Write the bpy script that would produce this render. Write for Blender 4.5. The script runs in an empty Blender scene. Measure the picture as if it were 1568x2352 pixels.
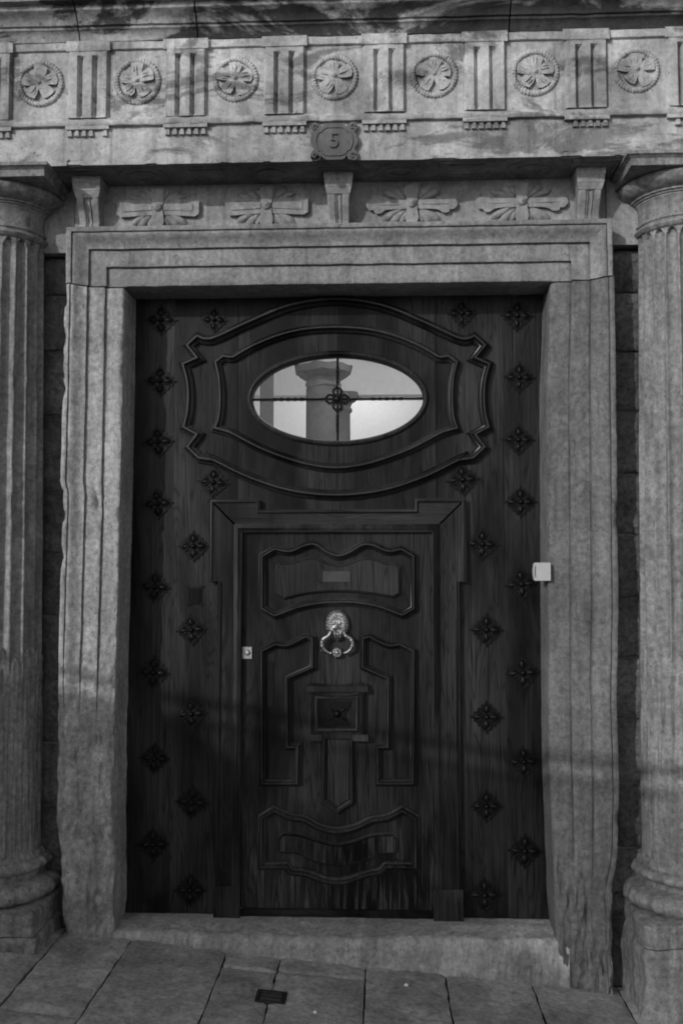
import bpy, math, random
from mathutils import Vector, noise
from mathutils.geometry import tessellate_polygon
random.seed(5)
R = math.radians
sc = bpy.context.scene
# ------------------------------------------------------------------ camera
F, CX, CY = 2200.0, 784.0, 1176.0            # focal length and centre on a 1568 x 2352 picture grid
CAM = Vector((0.2, -4.07, 1.64))
PITCH = math.atan(124 / F)
YAW = math.atan(97 / F * math.cos(PITCH))
cd = bpy.data.cameras.new('camera'); cam = bpy.data.objects.new('camera', cd)
sc.collection.objects.link(cam)
cd.sensor_fit = 'VERTICAL'; cd.sensor_height = 36.0; cd.sensor_width = 24.0
cd.lens = F / 2352 * 36; cd.clip_start = 0.05; cd.clip_end = 500
cam.location = CAM; cam.rotation_euler = (math.pi / 2 + PITCH, 0, YAW)
sc.camera = cam
# ------------------------------------------------------------------ light
SUN_AZ, SUN_EL = R(37), R(19.5)                 # azimuth to the left of the facade normal, elevation
SUNV = Vector((-math.sin(SUN_AZ) * math.cos(SUN_EL), -math.cos(SUN_AZ) * math.cos(SUN_EL), math.sin(SUN_EL)))
world = bpy.data.worlds.new('World'); sc.world = world; world.use_nodes = True
wn = world.node_tree; wn.nodes.clear()
sky = wn.nodes.new('ShaderNodeTexSky'); sky.sky_type = 'NISHITA'; sky.sun_disc = False
sky.sun_elevation = SUN_EL; sky.sun_rotation = math.atan2(SUNV.x, SUNV.y)
bw = wn.nodes.new('ShaderNodeRGBToBW')        # black-and-white photograph: the sky's light without its hue
bg = wn.nodes.new('ShaderNodeBackground'); bg.inputs['Strength'].default_value = 0.15
wo = wn.nodes.new('ShaderNodeOutputWorld')
wn.links.new(sky.outputs[0], bw.inputs[0]); wn.links.new(bw.outputs[0], bg.inputs['Color'])
wn.links.new(bg.outputs[0], wo.inputs['Surface'])
sl = bpy.data.lights.new('sun', 'SUN'); sl.energy = 1.8; sl.angle = R(0.45); sl.color = (1, 1, 1)
so = bpy.data.objects.new('sun', sl); sc.collection.objects.link(so)
so.rotation_euler = SUNV.to_track_quat('Z', 'Y').to_euler(); so.location = (-4, -6, 6)
vs = sc.view_settings
vs.view_transform = 'Standard'; vs.look = 'None'; vs.gamma = 1.0; vs.exposure = 0.33; vs.use_curve_mapping = False
sc.cycles.filter_width = 2.0                   # the photograph is slightly soft

# ------------------------------------------------------------------ measuring helper
_fw = Vector((-math.sin(YAW) * math.cos(PITCH), math.cos(YAW) * math.cos(PITCH), math.sin(PITCH)))
_rt = Vector((math.cos(YAW), math.sin(YAW), 0)); _up = _rt.cross(_fw)
def W(u, v, Y):
    """x, z of the spot of the vertical plane y = Y that was measured at (u, v) on the photograph."""
    d = _rt * ((u - CX) / F) - _up * ((v - CY) / F) + _fw
    p = CAM + d * ((Y - CAM.y) / d.y)
    return p.x, p.z
def ground_z(x, y=0): return -0.085 * x

# ------------------------------------------------------------------ materials
def mat(name):
    m = bpy.data.materials.new(name); m.use_nodes = True
    nt = m.node_tree; nt.nodes.clear()
    out = nt.nodes.new('ShaderNodeOutputMaterial'); b = nt.nodes.new('ShaderNodeBsdfPrincipled')
    nt.links.new(b.outputs[0], out.inputs[0])
    return m, nt, b
def N(nt, t, **k):
    n = nt.nodes.new('ShaderNode' + t)
    for a, v in k.items():
        if a in n.inputs: n.inputs[a].default_value = v
        else: setattr(n, a, v)
    return n
def pos(nt, scale=(1, 1, 1), rnd=0.0):
    g = N(nt, 'NewGeometry'); mp = N(nt, 'Mapping'); mp.inputs['Scale'].default_value = scale
    if rnd:
        oi = N(nt, 'ObjectInfo'); mul = N(nt, 'Math', operation='MULTIPLY'); mul.inputs[1].default_value = rnd
        nt.links.new(oi.outputs['Random'], mul.inputs[0])
        add = N(nt, 'VectorMath', operation='ADD'); nt.links.new(g.outputs['Position'], add.inputs[0])
        nt.links.new(mul.outputs[0], add.inputs[1]); nt.links.new(add.outputs[0], mp.inputs['Vector'])
    else: nt.links.new(g.outputs['Position'], mp.inputs['Vector'])
    return mp.outputs[0]
def nz(nt, vec, scale, detail=5, rough=0.6, dist=0.0):
    n = N(nt, 'TexNoise', Scale=scale, Detail=detail, Roughness=rough, Distortion=dist)
    nt.links.new(vec, n.inputs['Vector']); return n.outputs[0]
def ramp(nt, fac, stops):
    r = N(nt, 'ValToRGB'); e = r.color_ramp.elements
    while len(e) < len(stops): e.new(0.5)
    for el, (p, c) in zip(e, stops): el.position = p; el.color = (c, c, c, 1)
    nt.links.new(fac, r.inputs[0]); return r.outputs[0]
def mul(nt, a, b, op='MULTIPLY'):
    n = N(nt, 'Math', operation=op)
    for i, x in enumerate((a, b)):
        if isinstance(x, (int, float)): n.inputs[i].default_value = x
        else: nt.links.new(x, n.inputs[i])
    return n.outputs[0]
def bump(nt, b, h, strength, dist):
    n = N(nt, 'Bump'); n.inputs['Strength'].default_value = strength; n.inputs['Distance'].default_value = dist
    nt.links.new(h, n.inputs['Height']); nt.links.new(n.outputs[0], b.inputs['Normal'])

def stone(name, base, blot=(0.62, 1.15), streak=(0.8, 1.12), lichen=None, fine=0.25, bscale=70, bdist=0.004, rnd=0.0, seedoff=0.0):
    m, nt, b = mat(name)
    p = pos(nt, rnd=rnd); 
    big = ramp(nt, nz(nt, p, 3.1 + seedoff, 6, 0.62, 0.5), [(0.33, blot[0]), (0.62, blot[1])])
    st = ramp(nt, nz(nt, pos(nt, (7, 7, 0.55), rnd), 2.3 + seedoff, 5, 0.6), [(0.3, streak[0]), (0.7, streak[1])])
    fn = ramp(nt, nz(nt, p, 46, 4, 0.7), [(0.3, 1 - fine), (0.7, 1 + fine * 0.6)])
    patch = ramp(nt, nz(nt, p, 1.9 + seedoff, 8, 0.72, 0.8), [(0.47, 1.04), (0.51, 0.87)])       # sharp-edged weathering patches
    pits = ramp(nt, nz(nt, p, 95, 2, 0.5), [(0.27, 0.5), (0.36, 1.0)])
    drip = ramp(nt, nz(nt, pos(nt, (26, 26, 0.9), rnd), 1.0, 4, 0.6), [(0.56, 1.0), (0.70, 0.72)])
    c = mul(nt, mul(nt, mul(nt, mul(nt, mul(nt, mul(nt, big, st), fn), patch), pits), drip), base)
    if lichen:
        lm = ramp(nt, nz(nt, pos(nt, (0.55, 1, 1.5)), lichen[0], 7, 0.68, 0.6), [(lichen[1], 1.0), (lichen[1] + 0.06, lichen[2])])
        c = mul(nt, c, lm)
    nt.links.new(c, b.inputs['Base Color'])
    b.inputs['Roughness'].default_value = 0.88; b.inputs['Specular IOR Level'].default_value = 0.25
    h = mul(nt, nz(nt, p, bscale, 4, 0.75), mul(nt, nz(nt, p, bscale * 0.22, 3, 0.6), 1.6), 'ADD')
    bump(nt, b, h, 0.75, bdist)
    return m
M = {}
M['stone'] = stone('pale_sandstone', 0.42, blot=(0.5, 1.15), streak=(0.72, 1.12), lichen=(3.6, 0.54, 0.45))
M['jamb'] = stone('worn_sandstone', 0.36, blot=(0.8, 1.08), streak=(0.7, 1.12), fine=0.45, seedoff=0.7)
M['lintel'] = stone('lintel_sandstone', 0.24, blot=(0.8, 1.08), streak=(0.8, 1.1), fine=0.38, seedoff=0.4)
M['jamb_shaded'] = stone('worn_shaded_sandstone', 0.145, blot=(0.82, 1.1), streak=(0.78, 1.12), fine=0.42, seedoff=1.9)  # right jamb: its weaker light is put into a darker stone colour
M['column'] = stone('column_sandstone', 0.235, blot=(0.8, 1.1), streak=(0.66, 1.15), fine=0.45, seedoff=1.3)
M['cornice'] = stone('lichened_sandstone', 0.30, blot=(0.5, 1.2), lichen=(3.2, 0.465, 0.15), fine=0.3, seedoff=0.2)
M['soffit'] = stone('darker_sandstone', 0.17, blot=(0.5, 1.2))  # darker sandstone tone for the architrave underside
M['panel'] = stone('carved_panel_stone', 0.29, blot=(0.7, 1.12), seedoff=2.1)
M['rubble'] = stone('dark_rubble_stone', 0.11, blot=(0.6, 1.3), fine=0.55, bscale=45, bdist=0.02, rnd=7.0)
M['step'] = stone('threshold_stone', 0.36, blot=(0.75, 1.15), fine=0.35, bscale=55, bdist=0.006)
M['slab'] = stone('paving_stone', 0.38, blot=(0.66, 1.2), streak=(0.85, 1.1), fine=0.38, bscale=90, bdist=0.005, rnd=9.0, lichen=(11.0, 0.655, 0.45))
M['joint'] = stone('joint_grime', 0.03)
M['mortar'] = stone('lime_mortar', 0.17, blot=(0.5, 1.3))
M['plaque'] = stone('plaque_ceramic', 0.115, blot=(0.85, 1.1), fine=0.1, bdist=0.001)
M['street'] = stone('street_surface', 0.3)
M['render'] = stone('grey_render', 0.30)

def wood(name, lo, hi, rough=0.42, wear=0.0, along='z', spec=0.12):
    m, nt, b = mat(name)
    p = pos(nt, (2.3, 2.3, 0.17) if along == 'z' else (0.17, 2.3, 2.3), rnd=11.0)
    lat = nz(nt, p, 5.5, 2, 0.45, 0.6)                                   # growth rings: contour lines of a stretched noise
    ring = N(nt, 'Math', operation='PINGPONG'); ring.inputs[1].default_value = 0.5
    nt.links.new(mul(nt, lat, 17.0), ring.inputs[0])
    rg = ramp(nt, mul(nt, ring.outputs[0], 2.0), [(0.0, 0.0), (0.35, 0.75), (1.0, 1.0)])
    fib = nz(nt, pos(nt, (150, 150, 2.2) if along == 'z' else (2.2, 150, 150), 11.0), 1.0, 4, 0.65)
    bl = ramp(nt, nz(nt, pos(nt, (3.2, 3.2, 0.9), 3.0), 1.0, 4, 0.6, 0.4), [(0.36, 0.18), (0.64, 1.7)])
    g = mul(nt, mul(nt, rg, 0.24), mul(nt, fib, 0.8), 'ADD')
    c = mul(nt, ramp(nt, g, [(0.28, lo), (0.8, hi)]), bl)
    if wear:
        sep = N(nt, 'SeparateXYZ'); nt.links.new(N(nt, 'NewGeometry').outputs['Position'], sep.inputs[0])
        lowm = ramp(nt, mul(nt, mul(nt, sep.outputs['Z'], -1.0), 1.0, 'ADD'), [(0.25, 0.0), (0.85, 1.0)])   # rain-splash wear gathers near the sill
        sc_ = ramp(nt, nz(nt, pos(nt, (55, 55, 4)), 1.0, 5, 0.7, 0.3), [(0.50, 0.0), (0.74, 1.0)])
        c = mul(nt, c, mul(nt, mul(nt, lowm, sc_), wear), 'ADD')
    nt.links.new(c, b.inputs['Base Color'])
    b.inputs['Roughness'].default_value = rough
    b.inputs['Specular IOR Level'].default_value = spec * 0.9
    bump(nt, b, fib, 0.35, 0.0012)
    return m
M['wood'] = wood('dark_varnished_wood', 0.002, 0.028)
M['wicket'] = wood('worn_varnished_wood', 0.002, 0.027, wear=0.085)
M['trim'] = wood('polished_wood_trim', 0.002, 0.024, rough=0.34, spec=0.32)
M['trim_worn'] = wood('polished_worn_trim', 0.002, 0.026, rough=0.34, spec=0.36, wear=0.07)
M['wood_rail'] = wood('dark_varnished_rail', 0.003, 0.024, along='x')
def plain(name, c, rough, metal=0.0, bs=0.0, bscale=60, var=0.25, spec=0.35):
    m, nt, b = mat(name)
    p = pos(nt)
    v = ramp(nt, nz(nt, p, bscale * 0.5, 5), [(0.3, c * (1 - var)), (0.7, c * (1 + var))])
    nt.links.new(v, b.inputs['Base Color'])
    b.inputs['Roughness'].default_value = rough; b.inputs['Metallic'].default_value = metal
    b.inputs['Specular IOR Level'].default_value = spec
    if bs: bump(nt, b, nz(nt, p, bscale, 4), bs, 0.002)
    return m
M['iron'] = plain('black_iron', 0.0035, 0.45, 0.0, 0.5, 130, spec=0.14)
M['brass'] = plain('tarnished_brass', 0.30, 0.5, 1.0, 0.4, 160)
M['slot'] = plain('dull_plate', 0.035, 0.45)
M['plastic'] = plain('white_plastic', 0.36, 0.5, var=0.04)
M['hole'] = plain('dark_hole', 0.004, 0.9)
M['plaster'] = plain('white_plaster', 0.75, 0.9, var=0.04)
M['beam'] = plain('grey_plaster', 0.6, 0.9, var=0.05)
M['incol'] = plain('interior_stone', 0.075, 0.85, var=0.3, bscale=24)
M['post'] = plain('interior_dark_post', 0.07, 0.7)
M['cover'] = plain('cast_iron_cover', 0.022, 0.6, 0.0, 0.5, 120)
M['coverplate'] = plain('worn_iron_plate', 0.07, 0.55, 0.0, 0.4, 120)
m, nt, b = mat('window_glass'); nt.nodes.remove(b)
tr = N(nt, 'BsdfTransparent'); gl = N(nt, 'BsdfGlossy'); gl.inputs['Roughness'].default_value = 0.02
fr = N(nt, 'Fresnel'); fr.inputs['IOR'].default_value = 1.5; mx = N(nt, 'MixShader')
nt.links.new(fr.outputs[0], mx.inputs[0]); nt.links.new(tr.outputs[0], mx.inputs[1]); nt.links.new(gl.outputs[0], mx.inputs[2])
nt.links.new(mx.outputs[0], [n for n in nt.nodes if n.type == 'OUTPUT_MATERIAL'][0].inputs[0]); M['glass'] = m
m, nt, b = mat('lit_lamp'); b.inputs['Emission Color'].default_value = (1, 1, 1, 1); b.inputs['Emission Strength'].default_value = 17.5; M['lamp'] = m
m, nt, b = mat('lit_lamp_fill'); b.inputs['Emission Color'].default_value = (1, 1, 1, 1); b.inputs['Emission Strength'].default_value = 33.0; M['lamp_fill'] = m  # unseen fill lamp, added to brighten the beam front and columns

# ------------------------------------------------------------------ mesh helpers
def fbm(p, s, o=4): return noise.fractal(Vector(p) * s, 0.9, 2.0, o)
class MB:
    def __init__(s): s.v = []; s.f = []
    def add(s, vs, fs):
        o = len(s.v); s.v += [tuple(a) for a in vs]; s.f += [tuple(i + o for i in f) for f in fs]; return s
    def box(s, x0, x1, y0, y1, z0, z1, c=0.0):
        if c <= 0:
            vs = [(x, y, z) for x in (x0, x1) for y in (y0, y1) for z in (z0, z1)]
            return s.add(vs, [(0, 1, 3, 2), (4, 6, 7, 5), (0, 4, 5, 1), (2, 3, 7, 6), (0, 2, 6, 4), (1, 5, 7, 3)])
        path = [(x0, z0), (x1, z0), (x1, z1), (x0, z1)]
        return s.slab(path, y1, y0, c)
    def slab(s, path, yb, yf, c=0.003):
        """closed outline (x, z) as a plate from back yb to front yf with a chamfered front edge"""
        path = ccw(path); ins = offset(path, -c, True); n = len(path)
        vs = [(x, yb, z) for x, z in path] + [(x, yf + c, z) for x, z in path] + [(x, yf, z) for x, z in ins]
        fs = []
        for k in (0, n):
            for i in range(n): j = (i + 1) % n; fs.append((k + i, k + j, k + n + j, k + n + i))
        for t in tessellate_polygon([[Vector((x, z, 0)) for x, z in ins]]): fs.append(orient(t, ins, 2 * n))
        fs.append(tuple(range(n))[::-1])
        return s.add(vs, fs)
    def sweep(s, path, prof, closed=False, y0=0.0):
        """profile [(d, y)] swept along path (x, z); d is measured to the left of the direction of travel"""
        rings = [offset(path, d, closed) for d, _ in prof]; n, m_ = len(path), len(prof)
        vs = [(rings[j][i][0], y0 + prof[j][1], rings[j][i][1]) for i in range(n) for j in range(m_)]
        fs = []
        for i in range(n if closed else n - 1):
            k = (i + 1) % n
            for j in range(m_ - 1): fs.append((i * m_ + j, i * m_ + j + 1, k * m_ + j + 1, k * m_ + j))
        if not closed:
            fs.append(tuple(range(m_))[::-1]); fs.append(tuple((n - 1) * m_ + j for j in range(m_)))
        return s.add(vs, fs)
    def lathe(s, prof, cx, cy, seg=64, fn=None, a0=0.0, a1=2 * math.pi):
        full = abs(a1 - a0 - 2 * math.pi) < 1e-6; n = seg if full else seg + 1; k = len(prof); vs = []
        for r, z in prof:
            for i in range(n):
                a = a0 + (a1 - a0) * i / seg; rr = fn(r, z, a) if fn else r
                vs.append((cx + rr * math.cos(a), cy + rr * math.sin(a), z))
        fs = []
        for j in range(k - 1):
            for i in range(seg): q = (i + 1) % n; fs.append((j * n + i, j * n + q, (j + 1) * n + q, (j + 1) * n + i))
        if full: fs.append(tuple(range(n))[::-1]); fs.append(tuple((k - 1) * n + i for i in range(n)))
        return s.add(vs, fs)
    def tube(s, pts, rad, seg=10):
        n = len(pts); vs = []; fs = []; pts = [Vector(p) for p in pts]; ref = Vector((0, 1, 0))
        for i, p in enumerate(pts):
            t = (pts[min(i + 1, n - 1)] - pts[max(i - 1, 0)]).normalized()
            r0 = ref if abs(t.dot(ref)) < 0.95 else Vector((1, 0, 0))
            a = t.cross(r0).normalized(); b_ = t.cross(a); rr = rad[i] if isinstance(rad, (list, tuple)) else rad
            for k in range(seg): w = 2 * math.pi * k / seg; vs.append(p + (a * math.cos(w) + b_ * math.sin(w)) * rr)
        for i in range(n - 1):
            for k in range(seg): q = (k + 1) % seg; fs.append((i * seg + k, (i + 1) * seg + k, (i + 1) * seg + q, i * seg + q))
        fs.append(tuple(range(seg))); fs.append(tuple((n - 1) * seg + k for k in range(seg))[::-1])
        return s.add(vs, fs)
    def dome(s, cx, cz, rx, rz, h, y0, ang=0.0, seg=20, rings=5, pw=0.5, taper=0.0):
        """low carved boss on a vertical face: ellipse rx, rz turned by ang, raised by h towards -y"""
        ca, sa = math.cos(ang), math.sin(ang); vs = []; fs = []
        for k in range(rings):
            t = k / (rings - 1) * 0.985; q = max(0.0, 1 - t); hh = h * (1 - (1 - t) ** 2) ** pw
            for i in range(seg):
                a = 2 * math.pi * i / seg; x = rx * q * math.cos(a); z = rz * q * math.sin(a)
                z *= 1 + taper * math.cos(a)
                vs.append((cx + x * ca - z * sa, y0 - hh, cz + x * sa + z * ca))
        for k in range(rings - 1):
            for i in range(seg): j = (i + 1) % seg; fs.append((k * seg + i, k * seg + j, (k + 1) * seg + j, (k + 1) * seg + i))
        fs.append(tuple((rings - 1) * seg + i for i in range(seg)))
        return s.add(vs, fs)
    def grid(s, nu, nv, fn):
        vs = [fn(i / nu, j / nv) for j in range(nv + 1) for i in range(nu + 1)]
        return s.add(vs, [(j * (nu + 1) + i, j * (nu + 1) + i + 1, (j + 1) * (nu + 1) + i + 1, (j + 1) * (nu + 1) + i) for j in range(nv) for i in range(nu)])
    def rough(s, amp, sc_=9.0, o=4, fn=None):
        for i, p in enumerate(s.v):
            a = amp * (fn(p) if fn else 1.0)
            s.v[i] = (p[0] + a * fbm(p, sc_, o), p[1] + a * fbm((p[0] + 9, p[1], p[2]), sc_, o), p[2] + a * 0.6 * fbm((p[0], p[1] + 5, p[2]), sc_, o))
        return s
def area(p): return sum(p[i][0] * p[(i + 1) % len(p)][1] - p[(i + 1) % len(p)][0] * p[i][1] for i in range(len(p)))
def ccw(p): return p if area(p) > 0 else p[::-1]
def orient(t, pts, o):
    a, b_, c = (pts[i] for i in t)
    s = (b_[0] - a[0]) * (c[1] - a[1]) - (b_[1] - a[1]) * (c[0] - a[0])
    t = tuple(i + o for i in t); return t if s > 0 else t[::-1]
def offset(path, d, closed):
    """parallel path, to the left of travel by d (mitred)"""
    n = len(path); out = []
    for i in range(n):
        p = path[i]
        a = path[(i - 1) % n] if (closed or i > 0) else None; b_ = path[(i + 1) % n] if (closed or i < n - 1) else None
        d1 = (Vector(p) - Vector(a)).normalized() if a is not None else None
        d2 = (Vector(b_) - Vector(p)).normalized() if b_ is not None else None
        d1 = d1 or d2; d2 = d2 or d1
        n1 = Vector((-d1.y, d1.x)); n2 = Vector((-d2.y, d2.x)); m_ = n1 + n2
        m_ = m_ / max(m_.length_squared / 2, 0.35) if m_.length > 1e-6 else n1
        out.append((p[0] + m_.x * d, p[1] + m_.y * d))
    return out
def curve(pts, closed=False, step=6):
    """points (x, z) or (x, z, 1) for a sharp corner -> polyline with smooth runs between the corners"""
    n = len(pts); P = [Vector(p[:2]) for p in pts]; S = [len(p) > 2 for p in pts]; out = []
    for i in range(n if closed else n - 1):
        a, b_ = P[i], P[(i + 1) % n]
        p0 = P[i - 1] if (not S[i] and (closed or i > 0)) else a * 2 - b_
        p3 = P[(i + 2) % n] if (not S[(i + 1) % n] and (closed or i + 2 < n)) else b_ * 2 - a
        k = 1 if (S[i] and S[(i + 1) % n]) else step
        for q in range(k):
            t = q / k
            v = 0.5 * ((2 * a) + (b_ - p0) * t + (2 * p0 - 5 * a + 4 * b_ - p3) * t * t + (3 * a - p0 - 3 * b_ + p3) * t ** 3)
            out.append((v.x, v.y))
    if not closed: out.append(tuple(P[-1]))
    return out
def densify(path, step):
    out = []
    for a, b_ in zip(path[:-1], path[1:]):
        n = max(1, int(math.dist(a, b_) / step))
        for i in range(n): out.append((a[0] + (b_[0] - a[0]) * i / n, a[1] + (b_[1] - a[1]) * i / n))
    return out + [path[-1]]
def tag(o, label=None, cat=None, group=None, kind=None):
    if label and cat and not kind: kind = 'thing'
    for k, v in (('label', label), ('category', cat), ('group', group), ('kind', kind)):
        if v: o[k] = v
    return o
def thing(name, loc, label, cat, group=None):
    o = bpy.data.objects.new(name, None); sc.collection.objects.link(o); o.location = loc; o.empty_display_size = 0.1
    return tag(o, label, cat, group)
ORG = {}
def obj(name, mb, material, parent=None, smooth=35, origin=None):
    """link the collected shape (world coordinates) as ONE mesh object; origin defaults to the parent's"""
    po = ORG.get(parent.name, parent.location.copy()) if parent else Vector((0, 0, 0))
    og = Vector(origin) if origin is not None else po
    me = bpy.data.meshes.new(name)
    me.from_pydata([(x - og.x, y - og.y, z - og.z) for x, y, z in mb.v], [], mb.f)
    me.validate(); me.materials.append(M[material])
    if smooth:
        me.polygons.foreach_set('use_smooth', [True] * len(me.polygons)); me.set_sharp_from_angle(angle=R(smooth))
    o = bpy.data.objects.new(name, me); sc.collection.objects.link(o)
    if parent: o.parent = parent
    o.location = og - po; ORG[o.name] = og
    return o
def copy_part(o, parent, shift):
    c = o.copy(); sc.collection.objects.link(c); c.parent = parent
    c.location = o.location + Vector(shift); ORG[c.name] = ORG[o.name] + Vector(shift)
    for ch in list(o.children):
        d = ch.copy(); sc.collection.objects.link(d); d.parent = c; d.location = ch.location
    return c
def text(body, size, loc, rot, depth, material, parent, name, bold=0.0):
    cu = bpy.data.curves.new(name, 'FONT'); cu.body = body; cu.size = size; cu.extrude = depth; cu.offset = bold
    cu.align_x = 'CENTER'; cu.align_y = 'CENTER'; cu.resolution_u = 4
    tmp = bpy.data.objects.new('tmp', cu); sc.collection.objects.link(tmp)
    dg = bpy.context.evaluated_depsgraph_get(); me = bpy.data.meshes.new_from_object(tmp.evaluated_get(dg))
    bpy.data.objects.remove(tmp); me.materials.clear(); me.materials.append(M[material])
    o = bpy.data.objects.new(name, me); sc.collection.objects.link(o); o.parent = parent
    o.location = Vector(loc) - ORG.get(parent.name, parent.location); o.rotation_euler = rot
    return o

# ================================================================== SETTING
# street and pavement (the street falls to the right)
def gsheet(x0, x1, y0, y1, dz): return [(x, y, ground_z(x) + dz) for x, y in ((x0, y0), (x1, y0), (x1, y1), (x0, y1))]
tag(obj('street', MB().add(gsheet(-60, 60, -60, 3.5, -0.05), [(0, 1, 2, 3)]), 'street'), kind='structure')
pav = tag(obj('pavement', MB().add(gsheet(-4, 4, -2.6, 0.3, -0.012), [(0, 1, 2, 3)]), 'joint'), kind='structure')
xj = [-3.05, -2.6, -2.05, -1.62, -1.154, -0.862, -0.454, -0.232, 0.122, 0.449, 0.803, 1.16, 1.55, 2.0, 2.45, 3.0]
slab_no = 0
for i, (a, b_) in enumerate(zip(xj[:-1], xj[1:])):
    cuts = {4: [0.06, -0.68], 3: [0.06, -0.68], 6: [0.06, -0.155], 7: [0.06, -0.145]}.get(i, [0.06, -0.95 + 0.4 * ((i * 37) % 10) / 10 - 0.25])
    while cuts[-1] > -2.4: cuts.append(cuts[-1] - random.uniform(0.5, 0.8))
    for y1, y0 in zip(cuts[:-1], cuts[1:]):
        g = 0.0035 if (i, y1) not in ((6, -0.155),) else 0.003
        tilt = random.uniform(-0.003, 0.003); lift = random.uniform(-0.002, 0.002)
        mb = MB(); nx, ny = 16, 22
        def sl_(s, t):
            x = a + g + (b_ - a - 2 * g) * s; y = y0 + g + (y1 - y0 - 2 * g) * t
            e = min(min(s, 1 - s) * (b_ - a), min(t, 1 - t) * (y1 - y0))
            if e <= 1e-6:
                x += 0.006 * fbm((x, y, slab_no), 16); y += 0.005 * fbm((y, x, slab_no), 16)
            return (x, y, ground_z(x) + lift + tilt * (s - 0.5) + 0.004 * fbm((x, y, 3), 6) - (0.006 if e <= 1e-6 else 0.0))
        mb.grid(nx, ny, sl_)
        rim = [k for k in range(nx + 1)] + [(j + 1) * (nx + 1) - 1 for j in range(1, ny + 1)] + [ny * (nx + 1) + k for k in range(nx - 1, -1, -1)] + [j * (nx + 1) for j in range(ny - 1, 0, -1)]
        o0 = len(mb.v); mb.v += [(mb.v[k][0], mb.v[k][1], mb.v[k][2] - 0.03) for k in rim]; nr = len(rim)
        mb.f += [(rim[(k + 1) % nr], rim[k], o0 + k, o0 + (k + 1) % nr) for k in range(nr)]
        obj('paving_slab', mb, 'slab', pav, smooth=50, origin=((a + b_) / 2, (y0 + y1) / 2, ground_z((a + b_) / 2)))
        slab_no += 1

# facade wall: rough dark blocks, seen in the two slots between columns and door surround
wall = thing('facade_wall', (0, 0.14, 0), 'dark rough-hewn block wall showing behind the columns', 'wall')
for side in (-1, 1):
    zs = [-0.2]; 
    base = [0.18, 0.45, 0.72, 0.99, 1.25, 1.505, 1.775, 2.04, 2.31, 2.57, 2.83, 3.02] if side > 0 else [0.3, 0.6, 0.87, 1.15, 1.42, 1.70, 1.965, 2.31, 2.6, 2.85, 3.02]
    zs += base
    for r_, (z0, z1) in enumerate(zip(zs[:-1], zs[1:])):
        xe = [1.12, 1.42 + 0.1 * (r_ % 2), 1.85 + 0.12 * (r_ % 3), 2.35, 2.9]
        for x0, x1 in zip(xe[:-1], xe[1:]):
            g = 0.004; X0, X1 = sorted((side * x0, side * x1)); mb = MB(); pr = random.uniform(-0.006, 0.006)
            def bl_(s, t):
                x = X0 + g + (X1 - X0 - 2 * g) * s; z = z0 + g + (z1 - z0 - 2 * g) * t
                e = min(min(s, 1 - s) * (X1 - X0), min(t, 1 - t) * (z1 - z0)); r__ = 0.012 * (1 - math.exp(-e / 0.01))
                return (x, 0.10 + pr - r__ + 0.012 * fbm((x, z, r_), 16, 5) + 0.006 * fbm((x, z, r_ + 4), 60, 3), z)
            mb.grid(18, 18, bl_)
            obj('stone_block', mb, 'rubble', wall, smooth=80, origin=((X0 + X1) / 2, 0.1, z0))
mb = MB(); mb.box(-3.0, -1.10, 0.115, 0.5, -0.4, 3.02); obj('mortar_bed', mb, 'mortar', wall, smooth=0)
mb = MB(); mb.box(1.10, 3.0, 0.115, 0.5, -0.4, 3.02); obj('mortar_bed', mb, 'mortar', wall, smooth=0)
for sx in (-1, 1):          # smooth springer block behind each capital
    X0, X1 = sorted((sx * 1.17, sx * 1.95))
    obj('springer_block', MB().box(X0, X1, 0.04, 0.5, 3.03, 3.312, 0.006), 'panel', wall, smooth=0)
mb = MB(); mb.box(-3.0, 3.0, -0.17, 0.5, 3.84, 5.2); obj('upper_wall', mb, 'panel', wall, smooth=0)

# ================================================================== ENTABLATURE
YA = -0.20
ent = thing('entablature', (0, 0, 3.312), 'carved stone entablature with triglyphs and flower medallions over the door', 'entablature')
mb = MB(); mb.box(-2.6, 2.6, YA, 0.5, 3.318, 3.478)
mb2 = MB(); n_ = 220
def arch_(s, t):
    x = -2.6 + 5.2 * s; z = 3.312 + 0.163 * t
    chip = max(0, fbm((x * 1.4, 7, z), 7, 5) - 0.28) * 0.05 * (1 if (t < 0.12) else 0.25)
    return (x, YA - 0.004 + 0.004 * fbm((x, 0, z), 8) + chip, z + (chip * 0.9 if t < 0.12 else 0))
mb2.grid(260, 14, arch_)
# underside lip joins the face to the soffit
lip = MB(); lip.v = [mb2.v[i] for i in range(261)] + [(mb2.v[i][0], 0.03, 3.3125) for i in range(261)]
lip.f = [(i + 1, i, 261 + i, 262 + i) for i in range(260)]
obj('architrave', mb2, 'stone', ent, smooth=50); obj('architrave_underside', lip, 'soffit', ent, smooth=50); obj('architrave_core', mb, 'stone', ent, smooth=0)
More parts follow.
